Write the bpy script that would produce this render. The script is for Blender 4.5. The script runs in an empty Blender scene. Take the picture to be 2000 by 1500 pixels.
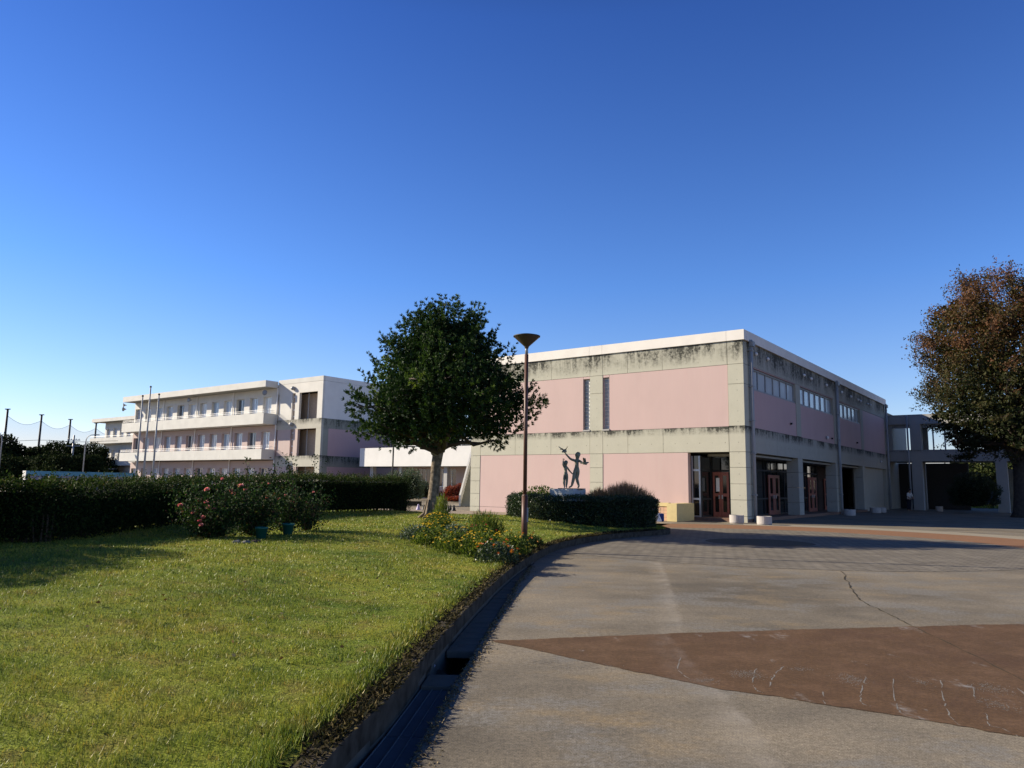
import bpy, math, random
import numpy as np
from mathutils import Vector, Matrix
from mathutils.geometry import delaunay_2d_cdt
RNG = np.random.default_rng(7)
random.seed(7)
PI = math.pi
scene = bpy.context.scene
COL = scene.collection

# ------------------------------------------------------------------ camera geometry (solved from the photograph)
F = 1446.0; PITCH = math.radians(7.714); ROLL = math.radians(.842); EYE = 1.55
cp, sp, cr, sr = math.cos(PITCH), math.sin(PITCH), math.cos(ROLL), math.sin(ROLL)
RT0 = np.array([1., 0, 0]); UP0 = np.array([0, -sp, cp]); FW = np.array([0, cp, sp])
RT = cr*RT0+sr*UP0; UP = -sr*RT0+cr*UP0
def ray(x, y): return RT*(x-1000)/F+UP*(750-y)/F+FW
def gp(x, y, z=0.):
    d = ray(x, y); t = (z-EYE)/d[2]
    return np.array([0, 0, EYE])+t*d
def dp(x, y, Y):
    d = ray(x, y)
    return np.array([0, 0, EYE])+d*(Y/d[1])

# ------------------------------------------------------------------ object helpers
def tag(o, label=None, cat=None, group=None, kind=None):
    if label: o['label'] = label
    if cat: o['category'] = cat
    if group: o['group'] = group
    if kind: o['kind'] = kind
    return o
def thing(name, label, cat, loc=(0, 0, 0), rz=0, group=None):
    o = bpy.data.objects.new(name, None); COL.objects.link(o)
    o.location = loc; o.rotation_euler = (0, 0, rz); o.empty_display_size = .2
    return tag(o, label, cat, group)
def link(name, me, mat=None, parent=None, smooth=False):
    if mat is not None and len(me.materials) == 0: me.materials.append(mat)
    if smooth: me.polygons.foreach_set('use_smooth', [True]*len(me.polygons))
    o = bpy.data.objects.new(name, me); COL.objects.link(o)
    if parent: o.parent = parent
    return o
def dup(root, loc=None, rz=None, label=None):
    r = root.copy(); COL.objects.link(r)
    if loc is not None: r.location = loc
    if rz is not None: r.rotation_euler = (0, 0, rz)
    if label: r['label'] = label
    for ch in list(root.children):
        c = ch.copy(); COL.objects.link(c); c.parent = r
        for g in list(ch.children):
            d = g.copy(); COL.objects.link(d); d.parent = c
    return r
class MB:
    def __init__(s): s.v = []; s.f = []
    def box(s, x0, x1, y0, y1, z0, z1):
        if x0 > x1: x0, x1 = x1, x0
        if y0 > y1: y0, y1 = y1, y0
        if z0 > z1: z0, z1 = z1, z0
        n = len(s.v)
        s.v += [(x0, y0, z0), (x1, y0, z0), (x1, y1, z0), (x0, y1, z0), (x0, y0, z1), (x1, y0, z1), (x1, y1, z1), (x0, y1, z1)]
        s.f += [(n, n+3, n+2, n+1), (n+4, n+5, n+6, n+7), (n, n+1, n+5, n+4), (n+1, n+2, n+6, n+5), (n+2, n+3, n+7, n+6), (n+3, n, n+4, n+7)]
        return s
    def poly(s, pts):
        n = len(s.v); s.v += [tuple(p) for p in pts]; s.f.append(tuple(range(n, n+len(pts)))); return s
    def prism(s, pts, z0, z1):
        n = len(s.v); k = len(pts)
        s.v += [(p[0], p[1], z0) for p in pts]+[(p[0], p[1], z1) for p in pts]
        s.f.append(tuple(range(n+k-1, n-1, -1))); s.f.append(tuple(range(n+k, n+2*k)))
        for i in range(k): j = (i+1) % k; s.f.append((n+i, n+j, n+k+j, n+k+i))
        return s
    def tube(s, path, rad, seg=8, cap=True):
        P = [Vector(p) for p in path]; n0 = len(s.v); k = len(P)
        if not hasattr(rad, '__len__'): rad = [rad]*k
        ref = None
        for i, p in enumerate(P):
            t = (P[min(i+1, k-1)]-P[max(i-1, 0)])
            if t.length < 1e-9: t = Vector((0, 0, 1))
            t.normalize()
            if ref is None: ref = Vector((1, 0, 0)) if abs(t.x) < .9 else Vector((0, 1, 0))
            a = ref-t*ref.dot(t); a.normalize(); ref = a; b = t.cross(a)
            for j in range(seg):
                an = 2*PI*j/seg
                s.v.append(tuple(p+(a*math.cos(an)+b*math.sin(an))*rad[i]))
        for i in range(k-1):
            for j in range(seg):
                a0 = n0+i*seg+j; a1 = n0+i*seg+(j+1) % seg
                s.f.append((a0, a1, a1+seg, a0+seg))
        if cap:
            s.f.append(tuple(range(n0+seg-1, n0-1, -1))); s.f.append(tuple(n0+(k-1)*seg+j for j in range(seg)))
        return s
    def lathe(s, prof, c=(0, 0, 0), seg=20):
        n0 = len(s.v); k = len(prof)
        for r, z in prof:
            for j in range(seg):
                an = 2*PI*j/seg; s.v.append((c[0]+r*math.cos(an), c[1]+r*math.sin(an), c[2]+z))
        for i in range(k-1):
            for j in range(seg):
                a0 = n0+i*seg+j; a1 = n0+i*seg+(j+1) % seg
                s.f.append((a0, a1, a1+seg, a0+seg))
        s.f.append(tuple(range(n0+seg-1, n0-1, -1))); s.f.append(tuple(n0+(k-1)*seg+j for j in range(seg)))
        return s
    def ball(s, c, r, seg=12, rings=8, sz=1.):
        prof = [(max(1e-3, r*math.sin(PI*i/rings)), -r*sz*math.cos(PI*i/rings)) for i in range(rings+1)]
        return s.lathe(prof, c, seg)
    def mesh(s, name):
        me = bpy.data.meshes.new(name); me.from_pydata(s.v, [], s.f); me.update(); return me
    def build(s, name, mat, parent=None, smooth=False, bevel=0):
        o = link(name, s.mesh(name), mat, parent, smooth)
        if bevel:
            m = o.modifiers.new('bevel', 'BEVEL'); m.width = bevel; m.segments = 2; m.limit_method = 'ANGLE'
        return o

# ------------------------------------------------------------------ material helpers
class NT:
    def __init__(s, name):
        s.m = bpy.data.materials.new(name); s.m.use_nodes = True
        s.t = s.m.node_tree; s.b = s.t.nodes['Principled BSDF']; s.out = s.t.nodes['Material Output']
    def n(s, ty, **kw):
        nd = s.t.nodes.new(ty)
        for k, v in kw.items():
            if k.startswith('i_'):
                key = k[2:]; key = int(key) if key.isdigit() else key.replace('_', ' ')
                if hasattr(v, 'is_linked') or isinstance(v, bpy.types.NodeSocket): s.t.links.new(v, nd.inputs[key])
                else: nd.inputs[key].default_value = v
            else: setattr(nd, k, v)
        return nd
    def l(s, a, b): s.t.links.new(a, b)
    def pos(s): return s.n('ShaderNodeTexCoord').outputs['Object']
    def math(s, op, a, b=0., clamp=False):
        nd = s.n('ShaderNodeMath', operation=op, use_clamp=clamp)
        for i, v in enumerate((a, b)):
            if isinstance(v, bpy.types.NodeSocket): s.l(v, nd.inputs[i])
            else: nd.inputs[i].default_value = v
        return nd.outputs[0]
    def noise(s, vec, scale, detail=4., rough=.55):
        nd = s.n('ShaderNodeTexNoise'); s.l(vec, nd.inputs['Vector'])
        nd.inputs['Scale'].default_value = scale; nd.inputs['Detail'].default_value = detail; nd.inputs['Roughness'].default_value = rough
        return nd.outputs['Fac']
    def ramp(s, fac, stops):
        nd = s.n('ShaderNodeValToRGB'); s.l(fac, nd.inputs[0]); e = nd.color_ramp.elements
        while len(e) < len(stops): e.new(.5)
        for q, (p, c) in zip(e, stops):
            q.position = p; q.color = (c, c, c, 1) if not hasattr(c, '__len__') else tuple(c)+(1,)
        return nd.outputs[0]
    def mix(s, fac, a, b, mode='MIX'):
        nd = s.n('ShaderNodeMix', data_type='RGBA', blend_type=mode)
        for i, v in ((0, fac), (6, a), (7, b)):
            if isinstance(v, bpy.types.NodeSocket): s.l(v, nd.inputs[i])
            elif i == 0: nd.inputs[0].default_value = v
            else: nd.inputs[i].default_value = tuple(v)+(1,)
        return nd.outputs[2]
    def map(s, vec, sc=(1, 1, 1), loc=(0, 0, 0), rot=(0, 0, 0)):
        nd = s.n('ShaderNodeMapping'); s.l(vec, nd.inputs[0])
        nd.inputs['Scale'].default_value = sc; nd.inputs['Location'].default_value = loc; nd.inputs['Rotation'].default_value = rot
        return nd.outputs[0]
    def facade(s):       # (x+y, z) of a building's own axes: runs along both its front and its side
        sep = s.n('ShaderNodeSeparateXYZ', i_0=s.pos())
        u = s.math('ADD', sep.outputs[0], sep.outputs[1])
        cb = s.n('ShaderNodeCombineXYZ'); s.l(u, cb.inputs[0]); s.l(sep.outputs[2], cb.inputs[2])
        return cb.outputs[0], u, sep.outputs[2]
    def bump(s, h, strength=.3, dist=.01):
        nd = s.n('ShaderNodeBump'); s.l(h, nd.inputs['Height'])
        nd.inputs['Strength'].default_value = strength; nd.inputs['Distance'].default_value = dist
        s.l(nd.outputs[0], s.b.inputs['Normal'])
    def color(s, c, rough=.8, spec=.3, metal=0):
        if isinstance(c, bpy.types.NodeSocket): s.l(c, s.b.inputs['Base Color'])
        else: s.b.inputs['Base Color'].default_value = tuple(c)+(1,)
        s.b.inputs['Roughness'].default_value = rough; s.b.inputs['Specular IOR Level'].default_value = spec
        s.b.inputs['Metallic'].default_value = metal
        return s.m
def plain(name, c, rough=.6, spec=.4, metal=0, var=.15, scale=6.):
    k = NT(name); f = k.noise(k.pos(), scale, 5)
    a = k.ramp(f, [(.3, 1-var), (.7, 1+var*.4)])
    return k.color(k.mix(1., c, a, 'MULTIPLY'), rough, spec, metal)

def concrete(name, base, tops, stain=1., dots=True, green=False):
    """board-marked concrete: mottling, form-tie holes and dirt runs hanging from the ledge heights in `tops`"""
    k = NT(name); v, u, z = k.facade()
    c = k.mix(k.noise(v, 1.3, 6, .6), tuple(x*.86 for x in base), tuple(min(1, x*1.1) for x in base))
    c = k.mix(k.ramp(k.noise(v, 22, 3), [(.35, 0.), (.75, .25)]), c, tuple(x*.75 for x in base))
    for zt, ln in tops:
        d = k.math('SUBTRACT', zt, z)
        inside = k.math('GREATER_THAN', d, -.02)
        fall = k.math('SUBTRACT', 1., k.math('DIVIDE', d, ln), True)
        run = k.noise(k.map(v, (2.6, 1, .35)), 1.6, 6, .7)
        big = k.noise(k.map(v, (.55, 1, .5)), 1., 3)
        spk = k.noise(v, 7., 8, .75)
        m = k.math('MULTIPLY', k.math('MULTIPLY', k.math('POWER', fall, 1.1), inside), k.ramp(run, [(.36, .2), (.60, 1.25)]))
        m = k.math('MULTIPLY', m, k.ramp(spk, [(.36, .15), (.60, 1.25)]))
        m = k.math('MULTIPLY', m, k.ramp(big, [(.36, .12), (.60, 1.3)]))
        c = k.mix(k.math('MULTIPLY', m, .95*stain, True), c, (.055, .055, .045) if not green else (.045, .055, .04))
    if dots:
        cb = k.n('ShaderNodeCombineXYZ')
        def cell(s, per):
            return k.math('SUBTRACT', k.math('FRACT', k.math('DIVIDE', s, per)), .5)
        du = k.math('MULTIPLY', cell(u, .62), .62); dz = k.math('MULTIPLY', cell(z, .48), .48)
        r = k.math('SQRT', k.math('ADD', k.math('MULTIPLY', du, du), k.math('MULTIPLY', dz, dz)))
        c = k.mix(k.math('MULTIPLY', k.math('MULTIPLY', k.math('LESS_THAN', r, .024), k.ramp(k.noise(v, 1.7, 2), [(.35, .15), (.6, .6)])), 1.), c, (.10, .095, .08))
    k.bump(k.noise(v, 9, 6), .25, .02)
    return k.color(c, .88, .25)
def pinkwall(name, base, rib=.055):
    k = NT(name); v, u, z = k.facade()
    c = k.mix(k.noise(k.map(v, (1, 1, .3)), 1.1, 5, .6), tuple(x*.93 for x in base), tuple(min(1, x*1.05) for x in base))
    g = k.noise(k.map(v, (9, 1, .12)), 1.5, 4, .6)
    c = k.mix(k.ramp(g, [(.45, 0.), (.8, .30)]), c, (.52, .43, .38))
    c = k.mix(k.ramp(k.noise(k.map(v, (1, 1, .6)), .7, 5), [(.5, 0.), (.75, .25)]), c, tuple(x*.8 for x in base))
    w = k.math('SINE', k.math('MULTIPLY', u, 2*PI/rib))
    k.bump(k.noise(k.map(v, (6, 1, .3)), 2., 4), .12, .01)
    return k.color(c, .75, .3)

M = {}
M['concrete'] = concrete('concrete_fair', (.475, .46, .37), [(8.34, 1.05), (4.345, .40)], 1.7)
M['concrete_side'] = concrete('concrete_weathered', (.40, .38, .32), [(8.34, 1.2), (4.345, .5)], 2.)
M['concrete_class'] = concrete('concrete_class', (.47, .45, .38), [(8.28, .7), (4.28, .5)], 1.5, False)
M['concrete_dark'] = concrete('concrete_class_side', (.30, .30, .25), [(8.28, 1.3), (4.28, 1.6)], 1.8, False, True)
M['concrete_plain'] = concrete('concrete_plain', (.40, .39, .37), [(7.6, .3), (4.7, .25)], .5, False)
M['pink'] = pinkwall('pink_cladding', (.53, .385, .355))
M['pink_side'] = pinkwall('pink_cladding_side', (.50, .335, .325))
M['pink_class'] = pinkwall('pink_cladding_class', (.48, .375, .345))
M['fascia'] = plain('white_fascia', (.74, .70, .64), .7, .3, 0, .08, 1.2)
M['cream'] = plain('cream_paint', (.62, .60, .55), .75, .3, 0, .1, .8)
M['white_wall'] = plain('white_wall', (.70, .69, .66), .75, .3, 0, .08, .7)
M['balcony'] = plain('balcony_paint', (.60, .59, .545), .8, .3, 0, .1, .8)
M['joint'] = plain('dark_joint', (.03, .03, .028), .9, .1)
M['soffit'] = plain('soffit', (.33, .32, .29), .85, .2)
M['interior'] = plain('dark_interior', (.05, .045, .04), .8, .2)
M['red_metal'] = plain('red_door_paint', (.33, .11, .075), .45, .4)
M['dark_metal'] = plain('dark_metal', (.028, .028, .028), .6, .25, 0)
M['alu'] = plain('aluminium', (.55, .56, .57), .35, .5, .6, .06)
M['steel'] = plain('grey_steel', (.30, .31, .32), .5, .4, .3)
M['pipe'] = plain('grey_pvc', (.33, .34, .35), .5, .35, 0, .1)
M['white_paint'] = plain('white_paint', (.78, .77, .75), .5, .4, 0, .06)
M['lamp_brown'] = plain('brown_pole_paint', (.11, .05, .033), .5, .4, 0, .25, 9)
M['lamp_cone'] = plain('bronze_shade', (.085, .058, .04), .45, .45, .2, .2)
M['yellow'] = plain('yellow_tile_cap', (.62, .50, .24), .6, .3, 0, .1)
M['bronze'] = plain('statue_bronze', (.25, .25, .18), .5, .4, .0, .5, 9)
M['stone'] = plain('pedestal_stone', (.60, .60, .58), .7, .3, 0, .15, 5)
M['pot_white'] = plain('white_planter', (.42, .385, .36), .7, .3, 0, .12)
M['pot_green'] = plain('green_plastic', (.015, .12, .10), .4, .4)
M['black'] = plain('black_plastic', (.012, .012, .014), .5, .3)
M['lilac'] = plain('lilac_plastic', (.45, .38, .55), .5, .3)
M['bark'] = plain('bark_grey', (.21, .17, .125), .95, .1, 0, .75, 9)
M['bark_dark'] = plain('bark_dark', (.07, .055, .045), .9, .2, 0, .4, 6)
M['twig'] = plain('twig', (.06, .045, .03), .9, .2)
M['soil'] = plain('soil', (.06, .045, .032), .95, .1, 0, .4, 12)

def glass_pane(name, c, rough=.06, spec=.8):
    k = NT(name); return k.color(k.mix(k.noise(k.pos(), 1.2, 3), tuple(x*.8 for x in c), c), rough, spec)
M['glass_dark'] = glass_pane('dark_glass', (.010, .012, .013), .04, .7)
M['glass_door'] = glass_pane('door_glass', (.012, .010, .010), .08, .5)
M['glass_pale'] = glass_pane('pale_glass', (.55, .62, .66), .15, .8)  # reflected sky put into the pane's pale base colour
M['glass_class'] = glass_pane('class_glass', (.58, .64, .70), .05, 1.)  # curtains and reflected sky both put into this base colour
def clear_glass():
    k = NT('clear_glass'); tr = k.n('ShaderNodeBsdfTransparent'); gl = k.n('ShaderNodeBsdfGlossy')
    tr.inputs[0].default_value = (.92, .95, .96, 1); gl.inputs['Roughness'].default_value = .03
    fr = k.n('ShaderNodeFresnel'); fr.inputs[0].default_value = 1.45
    mx = k.n('ShaderNodeMixShader'); k.l(fr.outputs[0], mx.inputs[0]); k.l(tr.outputs[0], mx.inputs[1]); k.l(gl.outputs[0], mx.inputs[2])
    k.l(mx.outputs[0], k.out.inputs[0]); return k.m
M['clear'] = clear_glass()
def net_mat():
    k = NT('ball_net'); tr = k.n('ShaderNodeBsdfTransparent'); d = k.n('ShaderNodeBsdfDiffuse'); d.inputs[0].default_value = (.05, .07, .08, 1)
    mx = k.n('ShaderNodeMixShader'); mx.inputs[0].default_value = .2
    k.l(tr.outputs[0], mx.inputs[1]); k.l(d.outputs[0], mx.inputs[2]); k.l(mx.outputs[0], k.out.inputs[0]); return k.m
M['net'] = net_mat()
def blocks():
    k = NT('glass_blocks'); v, u, z = k.facade()
    fu = k.math('FRACT', k.math('DIVIDE', u, .2)); fz = k.math('FRACT', k.math('DIVIDE', z, .2))
    g = k.math('MAXIMUM', k.math('LESS_THAN', fu, .12), k.math('LESS_THAN', fz, .12))
    c = k.mix(g, (.34, .35, .34), (.70, .69, .63))
    k.bump(k.math('MULTIPLY', k.math('SINE', k.math('MULTIPLY', fu, PI)), k.math('SINE', k.math('MULTIPLY', fz, PI))), .8, .03)
    return k.color(c, .35, .4)
M['blocks'] = blocks()
def tiles():
    k = NT('red_tiles'); v, u, z = k.facade()
    fu = k.math('FRACT', k.math('DIVIDE', u, .16)); fz = k.math('FRACT', k.math('DIVIDE', z, .16))
    g = k.math('MAXIMUM', k.math('LESS_THAN', fu, .09), k.math('LESS_THAN', fz, .09))
    c = k.mix(k.noise(v, 3, 3), (.50, .30, .20), (.58, .38, .24))
    return k.color(k.mix(g, c, (.22, .17, .11)), .5, .4)
M['tiles'] = tiles()

def leafmat(name, stops, trans=.3, rough=.45, spec=.4):
    """per-leaf colour spread through the `tint` value each leaf carries"""
    k = NT(name); at = k.n('ShaderNodeAttribute', attribute_name='tint')
    c = k.ramp(at.outputs['Fac'], stops)
    k.color(c, rough, spec)
    tr = k.n('ShaderNodeBsdfTranslucent'); k.l(k.mix(1., c, (1.25, 1.3, .7), 'MULTIPLY'), tr.inputs[0])
    mx = k.n('ShaderNodeMixShader'); mx.inputs[0].default_value = trans
    k.l(k.b.outputs[0], mx.inputs[1]); k.l(tr.outputs[0], mx.inputs[2]); k.l(mx.outputs[0], k.out.inputs[0])
    return k.m
M['leaf_tree'] = leafmat('leaf_evergreen', [(0, (.010, .026, .009)), (.5, (.028, .058, .016)), (.8, (.065, .115, .022)), (1, (.19, .25, .035))], .2, .6, .15)
M['leaf_hedge'] = leafmat('leaf_hedge', [(0, (.009, .017, .006)), (.6, (.024, .044, .011)), (.9, (.060, .095, .018)), (1, (.11, .075, .03))], .18, .7, .08)
M['leaf_hedge2'] = leafmat('leaf_clipped', [(0, (.014, .026, .014)), (.7, (.03, .055, .024)), (1, (.06, .095, .032))], .15)
M['leaf_autumn'] = leafmat('leaf_autumn', [(0, (.018, .026, .008)), (.3, (.05, .048, .014)), (.55, (.075, .050, .02)), (.8, (.105, .047, .024)), (1, (.135, .065, .032))], .25, .7, .2)
M['leaf_far'] = leafmat('leaf_far', [(0, (.010, .017, .008)), (.6, (.022, .034, .012)), (1, (.052, .060, .02))], .1, .9, .05)
M['leaf_rose'] = leafmat('leaf_rose', [(0, (.010, .024, .010)), (.6, (.024, .052, .016)), (.9, (.05, .095, .02)), (1, (.10, .03, .03))], .22, .65, .1)
M['leaf_flower'] = leafmat('leaf_bedding', [(0, (.02, .045, .012)), (.6, (.075, .115, .02)), (1, (.21, .23, .035))], .3, .6, .1)
M['leaf_silver'] = leafmat('leaf_silver', [(0, (.045, .075, .045)), (1, (.13, .17, .11))], .2, .6)
M['leaf_red'] = leafmat('leaf_red', [(0, (.07, .012, .008)), (.7, (.19, .028, .018)), (1, (.27, .07, .03))], .3, .6)
M['leaf_plume'] = leafmat('leaf_plume', [(0, (.08, .10, .03)), (.5, (.25, .16, .09)), (1, (.46, .25, .19))], .3, .7)
M['grass'] = None
M['petal_yellow'] = leafmat('petal_yellow', [(0, (.40, .28, .02)), (1, (.75, .48, .03))], .3, .6)
M['petal_orange'] = leafmat('petal_orange', [(0, (.36, .07, .01)), (.7, (.52, .15, .015)), (1, (.65, .34, .04))], .3, .6)
M['petal_red'] = leafmat('petal_red', [(0, (.22, .02, .02)), (1, (.45, .06, .05))], .3, .6)
M['petal_pink'] = leafmat('petal_pink', [(0, (.60, .10, .19)), (1, (.82, .40, .48))], .35, .5)

# ------------------------------------------------------------------ foliage helpers
def unit(v): return v/np.maximum(np.linalg.norm(v, axis=-1, keepdims=True), 1e-9)
def leaves_mesh(name, P, D, L, W, tint, mat, parent=None, fold=.25, kind=None):
    """one four-cornered leaf per point: base at P, pointing along D"""
    N = len(P); D = unit(D)
    R = RNG.normal(size=(N, 3)); S = unit(np.cross(D, R)); U = np.cross(S, D)
    L = np.broadcast_to(L, (N,))[:, None]; W = np.broadcast_to(W, (N,))[:, None]
    mid = P+D*L*.45
    V = np.empty((N, 4, 3)); V[:, 0] = P; V[:, 1] = mid+S*W*.5+U*W*fold; V[:, 2] = P+D*L; V[:, 3] = mid-S*W*.5+U*W*fold
    me = bpy.data.meshes.new(name)
    me.vertices.add(4*N); me.vertices.foreach_set('co', V.reshape(-1).astype(np.float32))
    me.loops.add(4*N); me.loops.foreach_set('vertex_index', np.arange(4*N, dtype=np.int32))
    me.polygons.add(N); me.polygons.foreach_set('loop_start', np.arange(0, 4*N, 4, dtype=np.int32))
    me.polygons.foreach_set('loop_total', np.full(N, 4, dtype=np.int32))
    me.update(calc_edges=True)
    at = me.attributes.new('tint', 'FLOAT', 'FACE'); at.data.foreach_set('value', np.clip(tint, 0, 1).astype(np.float32))
    o = link(name, me, mat, parent)
    if kind: o['kind'] = kind
    return o
def sph(n): return unit(RNG.normal(size=(n, 3)))
def whorls(T, TD, k, spread=.9):
    """k leaves round each twig tip T with twig direction TD"""
    N = len(T)
    P = np.repeat(T, k, 0)+RNG.normal(size=(N*k, 3))*.012
    D = unit(np.repeat(unit(TD), k, 0)+sph(N*k)*spread)
    return P, D
def core_ball(mb, c, r, seg=10, rings=7):
    mb.ball(c, r, seg, rings)

# ------------------------------------------------------------------ world, sun, camera
SKYT = [(0., (1.75, 1.42, 1.62)), (.10, (1.48, 1.46, 1.72)), (.26, (.92, 1.28, 1.90)), (.56, (.52, .85, 1.60)), (.74, (.18, .25, .42)), (1., (.10, .14, .25))]
SUN = np.array([-.978, .208, 0]); ELEV = math.radians(25)
world = bpy.data.worlds.new('World'); scene.world = world; world.use_nodes = True
wt = world.node_tree; bg = wt.nodes['Background']
sky = wt.nodes.new('ShaderNodeTexSky'); sky.sky_type = 'NISHITA'; sky.sun_disc = False
sky.sun_elevation = ELEV; sky.sun_rotation = math.atan2(SUN[0], SUN[1])
sky.altitude = 0; sky.air_density = 1.0; sky.dust_density = .0; sky.ozone_density = 4.0
tint = wt.nodes.new('ShaderNodeMix'); tint.data_type = 'RGBA'; tint.blend_type = 'MULTIPLY'; tint.inputs[0].default_value = 1
geo = wt.nodes.new('ShaderNodeTexCoord'); sx = wt.nodes.new('ShaderNodeSeparateXYZ'); wt.links.new(geo.outputs['Generated'], sx.inputs[0])
rp = wt.nodes.new('ShaderNodeValToRGB'); wt.links.new(sx.outputs[2], rp.inputs[0])
for _ in range(4): rp.color_ramp.elements.new(.5)
for q, (p_, c_) in zip(rp.color_ramp.elements, SKYT): q.position = p_; q.color = c_+(1,)
wt.links.new(sky.outputs[0], tint.inputs[6]); wt.links.new(rp.outputs[0], tint.inputs[7])
wt.links.new(tint.outputs[2], bg.inputs[0]); bg.inputs[1].default_value = .055
sl = bpy.data.lights.new('sun', 'SUN'); sl.energy = 5.0; sl.angle = math.radians(.53); sl.color = (1., .885, .70)
so = bpy.data.objects.new('sun', sl); COL.objects.link(so)
sd = Vector((SUN[0]*math.cos(ELEV), SUN[1]*math.cos(ELEV), math.sin(ELEV)))
so.rotation_euler = sd.to_track_quat('Z', 'Y').to_euler(); so.location = (-60, 10, 60)
cam = bpy.data.cameras.new('camera'); co = bpy.data.objects.new('camera', cam); COL.objects.link(co)
cam.sensor_width = 36; cam.lens = 36*F/2000; cam.clip_end = 5000; cam.clip_start = .05
mw = Matrix(((RT[0], UP[0], -FW[0], 0), (RT[1], UP[1], -FW[1], 0), (RT[2], UP[2], -FW[2], EYE), (0, 0, 0, 1)))
co.matrix_world = mw; scene.camera = co
vs = scene.view_settings; vs.view_transform = 'Standard'; vs.look = 'None'; vs.exposure = .82; vs.gamma = 1
scene.cycles.transparent_max_bounces = 12; scene.cycles.max_bounces = 6

# ------------------------------------------------------------------ ground
KERB = [(-1.3, -6), (-1.22, 0), (-1.07, 3.6), (-1.01, 4.38), (-.93, 4.95), (-.87, 5.55), (-.77, 6.95), (-.54, 9.24), (-.12, 12.6),
        (.55, 16.3), (1.05, 18.3), (1.72, 20.0), (2.45, 21.4), (3.25, 22.6), (4.2, 23.7), (5.0, 24.6), (5.25, 25.5), (5.1, 26.6)]
BACK = [(4.4, 29.2), (3., 30.8), (1.5, 31.4), (0, 31.8), (-2.2, 33.2), (-4.5, 35.3), (-9, 38), (-30, 47), (-34, 30), (-32, -6)]
def smooth_poly(pts, n):
    P = np.array(pts, float); out = []
    for i in range(len(P)-1):
        p0, p1, p2, p3 = P[max(i-1, 0)], P[i], P[i+1], P[min(i+2, len(P)-1)]
        for t in np.linspace(0, 1, n, endpoint=False):
            out.append(.5*((2*p1)+(-p0+p2)*t+(2*p0-5*p1+4*p2-p3)*t*t+(-p0+3*p1-3*p2+p3)*t**3))
    out.append(P[-1]); return np.array(out)
KS = smooth_poly(KERB, 5); BS = np.array(BACK)
LAWN = np.r_[KS, BS]
def normals2(P):
    t = np.gradient(P, axis=0); t = unit(t); return np.c_[t[:, 1], -t[:, 0]]
KN = normals2(KS)
KOUT = KS+KN*.15
def seg_dist(Q, P):
    d = np.full(len(Q), 1e9)
    for a, b in zip(P[:-1], P[1:]):
        ab = b-a; t = np.clip(((Q-a)@ab)/max(ab@ab, 1e-12), 0, 1)
        d = np.minimum(d, np.linalg.norm(Q-(a+t[:, None]*ab), axis=1))
    return d
EDGE = np.r_[KS, BS[:8]]
def sstep(x): x = np.clip(x, 0, 1); return x*x*(3-2*x)
def lawn_z(Q):
    Q = np.atleast_2d(np.asarray(Q, float))
    d = seg_dist(Q, EDGE)
    return .17+.24*sstep(d/4.5)+.02*np.sin(Q[:, 0]*1.3+.5)*np.sin(Q[:, 1]*.9)*sstep(d/2)
def lz(x, y): return float(lawn_z([(x, y)])[0])
def inside(Q, poly):
    x, y = Q[:, 0], Q[:, 1]; r = np.zeros(len(Q), bool); n = len(poly); j = n-1
    for i in range(n):
        xi, yi = poly[i]; xj, yj = poly[j]
        c = ((yi > y) != (yj > y)) & (x < (xj-xi)*(y-yi)/((yj-yi) if yj != yi else 1e-12)+xi)
        r ^= c; j = i
    return r

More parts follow.
